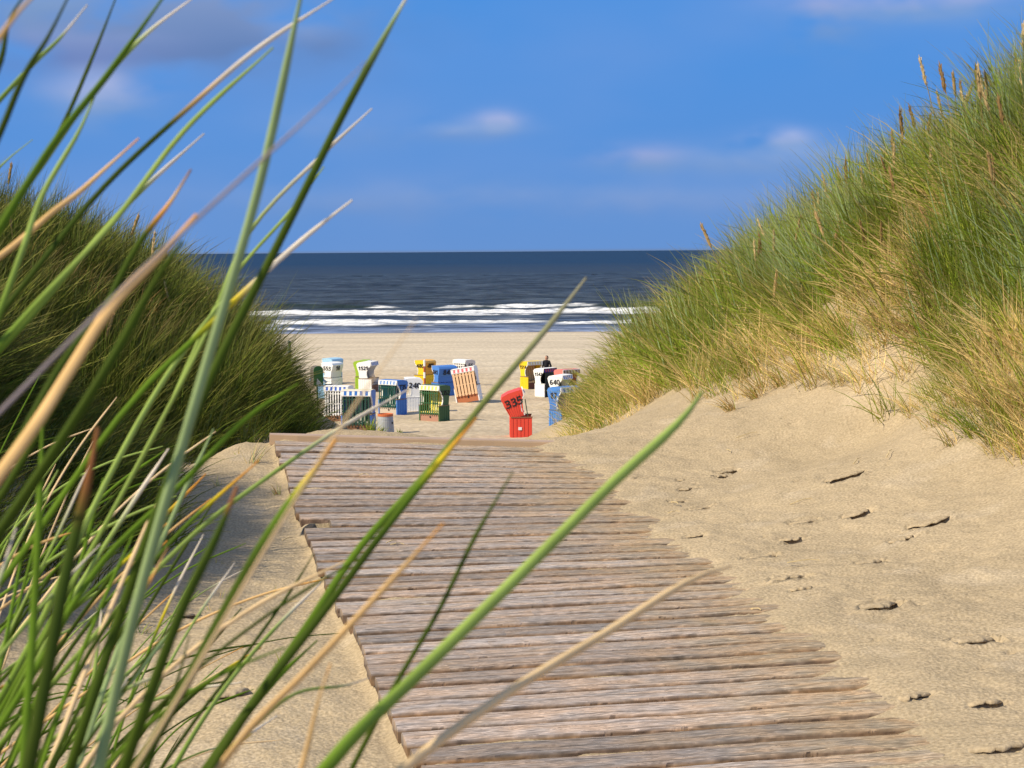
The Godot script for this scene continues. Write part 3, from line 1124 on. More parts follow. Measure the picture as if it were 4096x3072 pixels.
func sand_sheets() -> void:
	var xs := steps([[-16, -6, 1.0], [-6, -2.4, 0.15], [-2.4, 2.9, 0.02], [2.9, 6, 0.15], [6, 16, 1.0]])
	var ds := steps([[-3, 3.2, 0.2], [3.2, 6.6, 0.016], [6.6, 10.6, 0.024], [10.6, 16, 0.09], [16, 46, 0.4]])
	var ys := PackedFloat32Array()
	var cols := PackedColorArray()
	ys.resize(xs.size() * ds.size())
	cols.resize(xs.size() * ds.size())
	for i in ds.size():
		var d := ds[i]
		for j in xs.size():
			var x := xs[j]
			var o := i * xs.size() + j
			ys[o] = ground(x, d)
			var flat := 1.0
			var a := (x + 0.264 + 0.208 * (d - 4.2)) / 1.0416
			var dp := d - 0.2 * a
			if a > -0.02 and dp < 9.7 and dp > 2.8:
				flat = lerpf(0.35, 1.0, smoothstep(1.3, 1.8, a))
			ys[o] += detail(x, d) * flat
			var v := 1.0 + 0.10 * n_streak.get_noise_2d(x, d) + 0.07 * n_mid.get_noise_2d(x * 0.6 + 30.0, d)
			var pale := smoothstep(0.25, 0.5, n_streak.get_noise_2d(x * 1.8 + 80.0, d * 1.8)) * 0.05
			cols[o] = Color((0.62 + pale) * v, (0.50 + pale) * v, (0.33 + pale) * v)
	var s := part("sand_ground", sheet(xs, ds, ys, cols), M.sand, self)
	tag(s, "pale trodden dune sand on both sides of the boardwalk", "sand", "", "structure")
	xs = steps([[-400, -60, 20], [-60, 60, 0.6], [60, 400, 20]])
	ds = steps([[43, 56, 1.0], [56, 112, 0.4], [112, 196, 0.8]])
	ys = PackedFloat32Array()
	cols = PackedColorArray()
	ys.resize(xs.size() * ds.size())
	cols.resize(xs.size() * ds.size())
	for i in ds.size():
		var d := ds[i]
		for j in xs.size():
			var x := xs[j]
			var o := i * xs.size() + j
			ys[o] = beach(x, d) + n_big.get_noise_2d(x * 0.25, d * 0.4) * 0.1 * (1.0 - smoothstep(110, 165, d)) + n_mid.get_noise_2d(x * 0.5, d * 0.5) * 0.07 * (1.0 - smoothstep(90, 130, d))
			var band := n_streak.get_noise_2d(x * 0.035, d * 0.22)
			var light := smoothstep(112, 126, d + n_big.get_noise_2d(x * 0.1, 5.0) * 14.0)
			var v := 1.0 + 0.2 * band + 0.05 * n_streak.get_noise_2d(x * 0.2, d * 0.5)
			var c := Color(0.645, 0.53, 0.37).lerp(Color(0.71, 0.61, 0.455), light)
			c = c.lerp(Color(0.44, 0.36, 0.27), smoothstep(175, 180, d + band * 3.0) * 0.6)
			cols[o] = Color(c.r * v, c.g * v, c.b * v)
	s = part("beach", sheet(xs, ds, ys, cols), M.beach, self)
	tag(s, "wide flat sandy beach below the dunes", "beach", "", "structure")


func crust(x: float, d: float, turn: float, along_: float, across: float) -> void:
	# a broken skin of dry sand that overhangs a footprint
	var st := SurfaceTool.new()
	st.begin(Mesh.PRIMITIVE_TRIANGLES)
	st.set_smooth_group(0)
	var n := 14
	var rows := []
	var c := Color(0.62, 0.50, 0.33)
	for i in n + 1:
		var u := (float(i) / n * 2.0 - 1.0) * along_ * 1.15
		var row := []
		for k in 6:
			# 0 under the lip, 1 lip, then back until it runs into the ground
			var v := across * (0.75 * pow(u / along_, 2.0) - 0.25) + n_rag.get_noise_2d(x * 40.0 + u * 34.0, d * 9.0) * 0.022 + across * 0.42 * maxf(k - 1, 0)
			var px := x + u * cos(turn) - v * sin(turn)
			var pd := d + u * sin(turn) + v * cos(turn)
			var end := 1.0 - pow(absf(float(i) / n * 2.0 - 1.0), 3.0)
			var lip := 0.75 if d < 6.6 else 0.45
			var h := [-0.003, 0.005 * lip, 0.009 * lip, 0.006 * lip, 0.0, -0.02]
			row.append(Vector3(px, ground(px, pd) + h[k] * end - 0.012 * (1.0 - end) + n_fine.get_noise_2d(px, pd) * 0.005, -pd))
		rows.append(row)
	for i in n:
		for k in 5:
			for p in [rows[i][k], rows[i][k + 1], rows[i + 1][k + 1], rows[i][k], rows[i + 1][k + 1], rows[i + 1][k]]:
				st.set_color(c)
				st.add_vertex(p)
	st.generate_normals()
	part("sand_crust", st.commit(), M.sand, get_node("sand_ground"))


func stalk_thing(called: String, mesh: Mesh, where: Vector3, turn: float, size := 1.0) -> MeshInstance3D:
	var o := part(called, mesh, M.grass, self)
	o.transform = Transform3D(Basis(Vector3.UP, turn).scaled(Vector3.ONE * size), where)
	return o


func seed_head(c: Color, seed_: int, fat: float) -> Node3D:
	var o := thing("marram_seed_head", Vector3.ZERO)
	var st := stool()
	bar(st, Vector3(0, -0.05, 0), Vector3(0.03, 0.33, 0), 0.0035, 0.0035, Color(0.36, 0.29, 0.12))
	bar(st, Vector3(0.03, 0.33, 0), Vector3(0.075, 0.56, 0), 0.003, 0.003, Color(0.40, 0.31, 0.14))
	part("stalk", done(st), M.grass, o)
	st = stool()
	var prof := [Vector2(0.001, 0.0), Vector2(0.006, 0.02), Vector2(0.0095, 0.06), Vector2(0.009, 0.11), Vector2(0.006, 0.155), Vector2(0.001, 0.19)]
	for q in prof.size():
		prof[q].x *= fat
	lathe(st, prof, 7, [c, c * 1.15, c * 1.05])
	var r := RandomNumberGenerator.new()
	r.seed = seed_
	for i in 40:  # loose spikelets
		var t := r.randf()
		var a := r.randf() * TAU
		var p := Vector3(cos(a) * 0.007, 0.01 + t * 0.15, sin(a) * 0.007)
		bar(st, p, p + Vector3(cos(a) * 0.005, 0.018, sin(a) * 0.005), 0.0028, 0.0016, c * r.randf_range(0.8, 1.5))
	var e := part("ear", done(st), M.grass, o)
	e.position = Vector3(0.075, 0.55, 0)
	e.rotation.z = -0.2
	return o


func _ready() -> void:
	# camera
	var cam := Camera3D.new()
	cam.name = "camera"
	add_child(cam)
	var lens := CameraAttributesPhysical.new()
	lens.frustum_focal_length = 52.07
	lens.frustum_focus_distance = 13.0
	lens.frustum_near = 0.05
	lens.frustum_far = 60000.0
	lens.exposure_aperture = 28.0
	cam.attributes = lens
	cam.near = 0.05
	cam.far = 60000.0
	cam.fov = 25.96
	cam.position = Vector3(0, EYE, 0)
	cam.rotation = Vector3(-atan(287.3 / 3600.0), 0, 0)
	cam.rotate_object_local(Vector3(0, 0, 1), -deg_to_rad(0.43))
	cam.current = true
	# sky
	var env := Environment.new()
	env.background_mode = Environment.BG_SKY
	env.sky = Sky.new()
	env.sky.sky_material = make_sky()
	env.tonemap_mode = Environment.TONE_MAPPER_LINEAR
	env.tonemap_exposure = 1.12
	env.sdfgi_enabled = true
	env.ssao_enabled = true
	env.ssil_enabled = true
	var we := WorldEnvironment.new()
	we.name = "world_environment"
	we.environment = env
	add_child(we)
	# sun, behind and to the left of the camera
	var sun := DirectionalLight3D.new()
	sun.name = "sun"
	sun.light_energy = 1.6
	sun.light_color = Color(1.0, 0.94, 0.83)
	sun.light_angular_distance = 0.5
	sun.shadow_enabled = true
	add_child(sun)
	var el := deg_to_rad(40.0)
	sun.look_at_from_position(Vector3(0, 50, 0), Vector3(0, 50, 0) + Vector3(0.88 * cos(el), -sin(el), -0.475 * cos(el)))

	rng.seed = 77
	for q in [[n_big, 1, 0.9, 2], [n_mid, 2, 3.0, 3], [n_fine, 3, 14.0, 3], [n_rag, 4, 1.0, 3], [n_streak, 5, 1.0, 4]]:
		q[0].seed = q[1]
		q[0].frequency = q[2]
		q[0].fractal_octaves = q[3]
	make_materials()

	# ground, path, sea
	_t(-0.098, 3.4, 7.398)
	_t(0.702, 3.56, 7.398)
	_t(1.452, 3.71, 7.398)
	_t(-0.306, 4.4, 7.404)
	_t(0.494, 4.56, 7.404)
	_t(1.244, 4.71, 7.404)
	_t(-0.514, 5.4, 7.415)
	_t(0.286, 5.56, 7.415)
	_t(1.036, 5.71, 7.415)
	_t(-0.722, 6.4, 7.414)
	_t(0.078, 6.56, 7.409)
	_t(0.828, 6.71, 7.404)
	_t(-0.93, 7.4, 7.456)
	_t(-0.13, 7.56, 7.437)
	_t(0.62, 7.71, 7.42)
	_t(-1.138, 8.4, 7.526)
	_t(-0.338, 8.56, 7.494)
	_t(0.412, 8.71, 7.465)
	_t(-1.325, 9.3, 7.623)
	_t(-0.525, 9.46, 7.58)
	_t(0.225, 9.61, 7.539)
	_t(1.48, 4.75, 7.406)
	_t(1.754, 5.65, 7.485)
	_t(2.105, 6.8, 7.624)
	_t(2.245, 7.7, 7.765)
	_t(2.144, 9, 7.788)
	_t(1.722, 10.4, 7.856)
	_t(1.293, 10, 7.737)
	_t(1.252, 11.4, 7.763)
	_t(0.926, 11.3, 7.616)
	_t(0.402, 10.8, 7.501)
	_t(1.589, 8.2, 7.618)
	_t(1.165, 9.2, 7.543)
	_t(2.91, 9.5, 8.998)
	_t(2.424, 11, 8.81)
	_t(1.788, 13, 8.245)
	_t(1.229, 15, 7.722)
	_t(0.596, 16, 7.103)
	_t(2.586, 8.4, 8.22)
	_t(2.165, 9.8, 8.215)
	_t(1.742, 11.5, 7.992)
	_t(4.5, 8, 9.05)
	_t(6.5, 11, 9.4)
	_t(3.2, 5, 7.95)
	_t(4.5, 4.5, 8.5)
	_t(2.2, 3, 7.55)
	_t(4, 1.5, 7.9)
	_t(3.4, 15, 8.9)
	_t(5, 20, 8.3)
	_t(1.6, 20, 6.9)
	_t(3, 26, 6.1)
	_t(8, 18, 9.3)
	_t(8, 28, 5.9)
	_t(-1.3, 10.3, 7.58)
	_t(-0.5, 10.4, 7.53)
	_t(0.1, 10.5, 7.5)
	_t(-1, 12, 7.08)
	_t(0, 12, 7.08)
	_t(-0.8, 15, 6.5)
	_t(0.1, 15, 6.5)
	_t(-1, 20, 5.6)
	_t(0.3, 20, 5.6)
	_t(-1, 25, 4.8)
	_t(1, 25, 4.8)
	_t(-1, 30, 4.1)
	_t(3, 32, 4.3)
	_t(-4, 32, 4.3)
	_t(0, 37, 3.4)
	_t(6, 37, 3.5)
	_t(-7, 37, 3.5)
	_t(-3.371, 11, 8.428)
	_t(-4.088, 10.5, 8.534)
	_t(-3.012, 12, 8.398)
	_t(-2.646, 13.5, 8.074)
	_t(-2.28, 15, 7.623)
	_t(-2.294, 18, 6.9)
	_t(-2.334, 20, 6.165)
	_t(-1.503, 10.2, 7.452)
	_t(-1.978, 10, 7.438)
	_t(-2.412, 9.5, 7.452)
	_t(-2.694, 9.1, 7.456)
	_t(-4.5, 12, 8.8)
	_t(-6, 16, 8.9)
	_t(-4, 20, 7.4)
	_t(-6, 26, 6.1)
	_t(-8, 20, 8.1)
	_t(-9, 30, 5.1)
	_t(-2.9, 17, 7.6)
	_t(-1, 4.3, 7.34)
	_t(-1.5, 4.6, 7.37)
	_t(-1.2, 5.5, 7.37)
	_t(-1.35, 6.5, 7.4)
	_t(-1.55, 7.4, 7.45)
	_t(-1.8, 8.4, 7.53)
	_t(-2.35, 6.5, 8.02)
	_t(-2.3, 7.6, 8)
	_t(-2.5, 8.6, 7.8)
	_t(-2.7, 5.5, 7.9)
	_t(-3.2, 6.5, 8.35)
	_t(-3.6, 8.5, 8.3)
	_t(-2.3, 4.5, 7.58)
	_t(-3.5, 3, 8.2)
	_t(-1.6, 3, 7.55)
	_t(-0.7, 2.2, 7.55)
	_t(-1.3, 1.6, 7.8)
	_t(-0.5, 0.7, 7.7)
	_t(-0.9, 0.4, 7.8)
	_t(-2.5, 1, 8.1)
	_t(0, 0, 7.45)
	_t(0.6, 1, 7.4)
	_t(0.2, 2, 7.4)
	_t(0, -2, 7.5)
	_t(-2, -2, 8)
	_t(3, -2, 7.8)
	_t(-6, 4, 8.5)
	_t(-6, 9, 8.8)
	_t(7, 3, 8.6)
	solve_terrain()
	var marks := [
		[1.018, 6.82, 0.1, 0.085, 0.045, 0.018],
		[1.061, 6.33, 0.35, 0.085, 0.04, 0.022],
		[1.286, 5.74, 0.5, 0.095, 0.06, 0.026],
		[1.473, 5.22, 0.3, 0.08, 0.06, 0.022],
		[1.4, 6.5, 0.2, 0.07, 0.035, 0.016],
		[0.895, 8.47, 0.4, 0.06, 0.03, 0.016],
		[0.901, 7.96, 0.2, 0.07, 0.03, 0.016],
		[1.152, 8.9, 0.5, 0.08, 0.04, 0.018],
		[0.712, 8.85, 0.2, 0.07, 0.03, 0.014],
		[1.548, 7.39, 0.3, 0.08, 0.05, 0.016],
		[1.303, 7.41, 0.1, 0.09, 0.05, 0.016],
		[1.212, 7.12, 0.2, 0.05, 0.03, 0.014],
		[1.315, 4.56, 0.1, 0.06, 0.03, 0.014],
		[0.806, 7.33, 0.0, 0.06, 0.02, 0.012],
		[1.603, 7.98, 0.1, 0.11, 0.05, 0.014],
		[0.91, 8.73, 0.4, 0.05, 0.025, 0.014],
		[1.078, 6.12, 0.2, 0.05, 0.03, 0.01],
		[0.803, 5.81, 0.2, 0.07, 0.03, 0.01],
		[0.806, 8.17, 0.2, 0.05, 0.025, 0.014],
		[1.771, 7, 0.1, 0.1, 0.06, 0.012],
		[1.616, 6.84, 0.3, 0.08, 0.05, 0.012],
		[1.243, 4.18, 0.1, 0.09, 0.03, 0.016],
		[1.151, 4.68, 0.4, 0.07, 0.04, 0.01],
		[1.112, 8.78, 0.2, 0.04, 0.03, 0.014],
		[-1.194, 5.97, 0.3, 0.07, 0.04, 0.01],
		[-0.859, 4.97, 0.6, 0.08, 0.05, 0.01],
	]
	for q in marks:
		var a: float = q[2]
		dents.append([q[0], q[1], cos(a), sin(a), q[3], q[4], q[5]])
	for i in 70:  # trodden, half blown over
		var a := rng.randfn(0.3, 0.5)
		dents.append([rng.randf_range(0.5, 2.3), rng.randf_range(4.3, 10.0), cos(a), sin(a), rng.randf_range(0.07, 0.15), rng.randf_range(0.04, 0.08), rng.randf_range(0.0015, 0.0045)])
	for i in 60:
		var a := rng.randf() * TAU
		dents.append([rng.randf_range(0.7, 2.2), rng.randf_range(4.3, 10.2), cos(a), sin(a), rng.randf_range(0.012, 0.03), rng.randf_range(0.008, 0.016), rng.randf_range(0.004, 0.010)])
	sand_sheets()
	for q in marks:
		crust(q[0], q[1], q[2], q[3], q[4])
	sea_sheet()
	boardwalk()

	# dune grass
	var g1 := Color(0.20, 0.29, 0.03)
	var g2 := Color(0.37, 0.43, 0.055)
	var g3 := Color(0.29, 0.38, 0.18)
	var dr := Color(0.80, 0.60, 0.26)
	var br := Color(0.48, 0.29, 0.10)
	var meshes := {
		"green": grass_mesh(28, 0.32, 0.62, 0.10, 0.18, 0.22, 0.0064, [g1, g1, g2, g1, g3, g2, g1], 1),
		"blue": grass_mesh(28, 0.35, 0.66, 0.09, 0.14, 0.12, 0.0064, [g3, g3, g3, g1, g1], 2),
		"droop": grass_mesh(28, 0.30, 0.58, 0.11, 0.38, 0.65, 0.0062, [g1, g2, g1, dr, g2, g1], 3),
		"dry": grass_mesh(28, 0.22, 0.50, 0.12, 0.36, 0.6, 0.0060, [dr, dr, br, g2, dr, g1], 4),
	}
	var right_dune := thing("dune_grass", Vector3.ZERO)
	tag(right_dune, "sunlit yellow green marram grass covering the tall dune at the right", "grass", "", "stuff")
	grow(1, 6800, right_dune, meshes)
	var k1 := Color(0.08, 0.125, 0.016)  # left dune greens, darkened so the slope's shade is in the colour
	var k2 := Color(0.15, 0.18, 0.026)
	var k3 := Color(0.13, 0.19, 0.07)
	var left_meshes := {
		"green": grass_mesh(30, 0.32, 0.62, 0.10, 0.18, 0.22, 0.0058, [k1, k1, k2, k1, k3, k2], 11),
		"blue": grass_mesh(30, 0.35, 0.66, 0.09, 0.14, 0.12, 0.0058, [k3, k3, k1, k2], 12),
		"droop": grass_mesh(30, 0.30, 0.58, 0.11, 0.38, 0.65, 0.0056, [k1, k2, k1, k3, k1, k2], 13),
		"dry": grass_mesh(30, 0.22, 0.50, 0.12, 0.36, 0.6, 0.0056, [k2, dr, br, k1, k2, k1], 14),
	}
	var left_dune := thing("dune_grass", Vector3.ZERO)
	tag(left_dune, "dark green marram grass with shade put into its colour covering the dune at the left", "grass", "", "stuff")
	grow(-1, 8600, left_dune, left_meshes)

	# seed heads standing above the dune grass
	var heads := [seed_head(Color(0.30, 0.19, 0.08), 8, 0.9), seed_head(Color(0.42, 0.29, 0.13), 9, 1.1), seed_head(Color(0.58, 0.44, 0.22), 10, 0.8)]
	var shades := ["dark brown", "tan", "pale straw coloured"]
	var placed := [false, false, false]
	for side in [1, -1]:
		var want := 66 if side > 0 else 9
		var made := 0
		while made < want:
			var d := rng.randf_range(8.0, 12.8) if side > 0 else rng.randf_range(9.8, 14.0)
			var x := rng.randf_range(1.6, 0.31 * d) if side > 0 else rng.randf_range(-0.33 * d, -2.3)
			if (side > 0 and x < along(TOE_R, d) + 0.55) or (side < 0 and x > along(TOE_L, d) - 0.5):
				continue
			var kind := rng.randi() % 3 if side > 0 else 1 + rng.randi() % 2
			var o: Node3D = heads[kind]
			if placed[kind]:
				o = o.duplicate()
				o.name = numbered("marram_seed_head")
				add_child(o, true)
			placed[kind] = true
			o.position = spot(x, d, rng.randf_range(-0.26, -0.04))
			o.rotation = Vector3(rng.randfn(0, 0.16), rng.randf() * TAU if rng.randf() < 0.4 else rng.randfn(PI if side > 0 else 0.0, 0.6), rng.randfn(0, 0.16))
			o.scale = Vector3.ONE * rng.randf_range(0.75, 1.2)
			if side > 0:
				tag(o, shades[kind] + " marram seed head standing in the grass of the right dune", "seed head", shades[kind] + " seed heads on the right dune")
			else:
				tag(o, shades[kind] + " marram seed head standing in the grass of the left dune", "seed head", shades[kind] + " seed heads on the left dune")
			made += 1

	# single tufts
	var thin := [g1, g2, dr, g3]
	var tufts := [
		[1.331, 9.97, 0.22, 60, 0.7, 0.7, "dry", 3.491, "matted dry brown tuft alone on the right sand slope"],
		[1.545, 10.38, 0.26, 60, 0.7, 0.8, "dry", 3.491, "dry straw tuft just above the matted brown tuft"],
		[1.694, 10.41, 0.28, 50, 0.6, 0.8, "dry", 3.491, "dry tuft under the overhanging right dune grass"],
		[1.288, 11.3, 0.42, 46, -0.1, 0.1, "pale", 3.142, "upright pale straw tuft at the foot of the right dune"],
		[2.225, 7.94, 0.4, 60, 0.7, 0.9, "green", 3.491, "green tuft hanging down the sand slope at the right edge"],
		[2.284, 7.76, 0.4, 60, 0.6, 0.9, "mix", 3.665, "mixed green and straw tuft at the right edge beside the hanging green tuft"],
		[2.115, 7.94, 0.22, 22, 0.6, 0.9, "dry", 3.491, "thin dry tuft trailing down the sand left of the hanging green tuft"],
		[-1.429, 9.09, 0.2, 26, 0.35, 0.25, "pale", 0.349, "straw and green tuft left of the boardwalk's far corner"],
		[-1.546, 10.4, 0.1, 16, 0.2, 0.4, "green", 1.047, "small green tuft at the boardwalk's far left corner"],
		[-1.195, 8.41, 0.1, 26, -0.2, 0.3, "dry", 0, "small dry brown tuft against the boardwalk's left edge"],
		[-1.514, 8.48, 0.1, 18, 0.3, 0.5, "dry", 2.094, "withered tuft on the sunlit sand left of the boardwalk"],
		[-1.656, 8.48, 0.11, 20, 0.2, 0.7, "dry", 0.698, "flattened withered tuft on the sand near the left dune"],
		[-1.46, 7.29, 0.08, 14, 0.1, 0.5, "green", 0, "tiny green sprout on the shaded left sand"],
		[-1.295, 5.67, 0.1, 22, 0.2, 0.6, "mix", 0, "green and straw tuft in the left sand behind the near blades"],
		[-1.416, 5.71, 0.14, 30, 0.2, 0.6, "mix", 1.396, "larger straw tuft in the left sand near the left edge"],
		[-0.987, 6.21, 0.06, 10, 0.3, 0.6, "green", 0, "small sprout beside the left edge of the planks"],
		[-1.157, 5.11, 0.07, 12, 0.1, 0.5, "green", 0.349, "tiny green tuft low at the left among near blades"],
		[-4.767, 59.5, 0.45, 46, 0.2, 0.3, "mix", 0, "grass tuft around the foot of the grey barrel"],
		[-5.057, 59, 0.85, 60, 0.1, 0.3, "green", 0, "bushy green tuft left of the grey barrel"],
		[-4.049, 59.2, 0.34, 22, 0.2, 0.3, "green", 0, "sparse green tuft right of the grey barrel"],
		[0.026, 10.1, 0.05, 16, 0.1, 0.5, "green", 0, "tiny green plant at the boardwalk's far end below chair 335"],
		[-1.664, 7.63, 0.16, 24, 0.3, 0.4, "green", 0.524, "green tuft on the shaded sand at the left"],
	]
	for q in tufts:
		var pal: Array = thin
		if q[6] == "dry":
			pal = [dr, br, dr, g2]
		elif q[6] == "green":
			pal = [g1, g2, g1]
		elif q[6] == "pale":
			pal = [Color(0.58, 0.46, 0.22), dr, g3]
		var mesh := grass_mesh(q[3], q[2] * 0.5, q[2], q[2] * 0.16, q[4], q[5], 0.0036 if q[1] < 20 else 0.03, pal, 90 + tufts.find(q))
		var o := stalk_thing("grass_tuft", mesh, spot(q[0], q[1]), q[7])
		tag(o, q[8], "grass tuft")

	var sprout := grass_mesh(9, 0.03, 0.085, 0.02, 0.15, 0.5, 0.0035, [g1, g2, dr, br], 61)
	for i in 22:
		var d := rng.randf_range(5.0, 9.4)
		var x := rng.randf_range(-1.45, -0.16) - 0.264 - 0.208 * (d - 4.2)
		var o := stalk_thing("sprout", sprout, spot(x, d), rng.randf() * TAU, rng.randf_range(0.7, 1.5))
		tag(o, "tiny marram sprout scattered on the sand left of the boardwalk", "sprout", "sprouts on the left sand")

	# loose straws on the sand and the boards
	var straws := [
		[1.337, 9.47, 0.13, 0.244, 0.012, "pale straw on the right sand slope near the brown tuft"],
		[1.156, 6.57, 0.13, 0.035, 0.012, "straight pale straw on sand below the middle of the right slope"],
		[1.351, 7.75, 0.11, 0.14, 0.012, "pale straw on sand above the row of footprints"],
		[1.214, 9.28, 0.07, -1.309, 0.012, "short straw pointing downhill on the right sand"],
		[0.791, 8.06, 0.07, -1.047, 0.012, "bent straw beside small footprints near the planks"],
		[0.767, 7.89, 0.06, 0.087, 0.012, "pale scrap of straw at the sand's edge on the planks"],
		[0.864, 5.87, 0.05, -0.611, 0.012, "short straw where sand covers the planks"],
		[1.7, 8.18, 0.1, 1.047, 0.012, "thin straw high on the right sand slope"],
		[1.848, 8.13, 0.12, 1.134, 0.012, "long thin straw on sand under the hanging green tuft"],
		[-0.526, 7.11, 0.06, 0.873, 0.03, "pale crossed straw on the planks"],
		[-0.497, 7.06, 0.06, 0.262, 0.03, "second pale straw crossing on the planks"],
		[-0.781, 8.66, 0.05, 0.175, 0.03, "small pale straw curl on the far planks"],
		[-0.804, 6.22, 0.16, 0.14, 0.02, "long straw on sand reaching the planks' left edge"],
		[-1.012, 7.38, 0.07, 1.047, 0.02, "short straw by the broken plank's left end"],
		[-1.417, 7.44, 0.09, -0.349, 0.015, "straw on the shaded left sand"],
	]
	for q in straws:
		var st := stool()
		var L: float = q[2]
		var c := Color(0.74, 0.60, 0.34)
		bar(st, Vector3(-L / 2, 0, 0), Vector3(-L * 0.1, 0.006, 0.004), 0.004, 0.0025, c)
		bar(st, Vector3(-L * 0.1, 0.006, 0.004), Vector3(L * 0.22, 0.006, -0.002), 0.0036, 0.0025, c)
		bar(st, Vector3(L * 0.22, 0.006, -0.002), Vector3(L / 2, 0.002, 0.006), 0.003, 0.002, c * 0.9)
		var o := part("straw", done(st), M.grass, self)
		var e := 0.05
		var nrm := Vector3(ground(q[0] - e, q[1]) - ground(q[0] + e, q[1]), 2 * e, -(ground(q[0], q[1] - e) - ground(q[0], q[1] + e))).normalized()
		o.transform = Transform3D(Basis(Quaternion(Vector3.UP, nrm)) * Basis(Vector3.UP, q[3]), spot(q[0], q[1], q[4]))
		tag(o, q[5], "straw", "dry straws lying about")

	# beach chairs
	var white := Color(0.88, 0.88, 0.85)
	var blue := Color(0.07, 0.21, 0.58)
	var red := Color(0.72, 0.075, 0.045)
	var yellow := Color(0.80, 0.56, 0.02)
	var dgreen := Color(0.06, 0.13, 0.05)
	var lblue := Color(0.36, 0.60, 0.78)
	chair("light blue hooded beach chair behind white chair 553", -11.135, 103, -122, {"side": lblue, "number": "18", "number_size": 0.7})
	chair("white hooded beach chair numbered 553 behind the green bin", -10.627, 98, -118, {"side": white, "base": white, "number": "553", "back_number": "10", "back": Color(0.7, 0.7, 0.7)})  # back greyed: its shade is painted into the white
	chair("light blue beach chair with its hood tipped far back below chair 553", -10.256, 91, 92, {"side": lblue, "recline": 42, "size": 0.95, "back": lblue})
	chair("lime green beach chair peeking out behind white chair 1529", -8.787, 98.5, 80, {"side": Color(0.34, 0.52, 0.04), "size": 1.05})
	chair("white hooded beach chair numbered 1529 turned to the right", -8.299, 96, 74, {"side": white, "number": "1529", "number_size": 0.82, "size": 1.08, "s1": Color(0.6, 0.6, 0.62), "s2": Color(0.08, 0.09, 0.07)})
	chair("beach chair with white slats and blue and white awning, leftmost in the front row", -7.634, 73, -12, {"side": white, "grille": white, "s1": Color(0.05, 0.06, 0.09), "s2": Color(0.08, 0.09, 0.13), "a2": Color(0.06, 0.14, 0.5)})
	chair("beach chair with dark green slats and cream roof half behind left dune grass", -5.653, 61, -8, {"side": blue, "roof": Color(0.78, 0.72, 0.48), "grille": Color(0.02, 0.07, 0.05), "s1": Color(0.5, 0.5, 0.45), "s2": Color(0.03, 0.08, 0.06), "a2": Color(0.05, 0.17, 0.5)})
	chair("blue sided beach chair numbered 735 with dark green slats behind the grey barrel", -5.605, 78, -36, {"side": blue, "number": "735", "grille": Color(0.015, 0.075, 0.055), "s1": Color(0.62, 0.64, 0.62), "s2": Color(0.03, 0.12, 0.1), "front": Color(0.5, 0.43, 0.35), "a2": Color(0.12, 0.25, 0.55), "trim": white})
	chair("white hooded beach chair numbered 240 turned to the left", -4.787, 80, -82, {"side": white, "number": "240", "number_size": 1.1, "shelf": white})
	chair("dark green beach chair numbered 1352 with yellow cushions behind green slats", -3.416, 73, -36, {"side": dgreen, "number": "1352", "number_size": 0.9, "grille": Color(0.04, 0.12, 0.05), "slat": 0.042, "s1": Color(0.86, 0.72, 0.12), "s2": Color(0.85, 0.8, 0.4), "a1": Color(0.82, 0.80, 0.66), "a2": Color(0.72, 0.60, 0.15), "front": Color(0.40, 0.22, 0.16)})
	chair("yellow hooded beach chair numbered 480 with orange roof behind the striped pole", -5.241, 100, -122, {"side": yellow, "roof": Color(0.82, 0.46, 0.10), "back": Color(0.70, 0.36, 0.05), "number": "480", "back_number": "480"})  # back painted darker than the sides to stand for its shade
	chair("blue hooded beach chair numbered 841 seen from behind", -3.75, 92, -148, {"side": blue, "number": "841", "back_number": "841", "size": 1.03})
	chair("white beach chair with thin slats behind blue chair 841", -2.9, 100, -46, {"side": Color(0.74, 0.68, 0.62), "roof": white, "number": "66", "grille": white, "slats": 7, "s1": Color(0.2, 0.18, 0.2), "s2": Color(0.3, 0.28, 0.3), "a1": white, "a2": white})
	chair("leaning white beach chair with peach wooden slats and red and white awning", -2.191, 86, -10, {"side": white, "grille": Color(0.80, 0.52, 0.30), "slats": 7, "slat": 0.11, "s1": Color(0.28, 0.13, 0.06), "s2": Color(0.22, 0.10, 0.05), "a2": Color(0.66, 0.16, 0.18), "front": Color(0.46, 0.17, 0.08), "roll": 10.0, "size": 1.1, "up": 0.08})
	chair("red beach chair numbered 335 with its hood tipped back beside the path's end", 0.273, 57, 91, {"side": red, "number": "335", "number_size": 1.2, "recline": 20, "battens": true, "plate": 1.0, "strut": Color(0.06, 0.08, 0.06), "shelf": Color(0.26, 0.12, 0.07)})
	chair("yellow beach chair numbered 1514 with tan striped seat beside the person", 1.14, 97.6, 38, {"side": yellow, "number": "1514", "number_size": 0.85, "s1": Color(0.62, 0.42, 0.22), "s2": Color(0.45, 0.28, 0.13), "a1": Color(0.82, 0.8, 0.7), "a2": Color(0.76, 0.62, 0.3), "front": Color(0.16, 0.07, 0.05)})
	chair("white sided beach chair numbered 1542 with black front and patterned awning", 1.847, 91, 48, {"side": white, "number": "1542", "number_size": 0.82, "size": 0.95, "s1": Color(0.012, 0.022, 0.018), "s2": Color(0.02, 0.035, 0.03), "front": Color(0.015, 0.02, 0.02), "a1": Color(0.07, 0.06, 0.25), "a2": Color(0.55, 0.12, 0.08), "grille": Color(0.012, 0.02, 0.018), "slats": 14, "slat": 0.07, "trim": Color(0.05, 0.05, 0.05), "shelf": white})
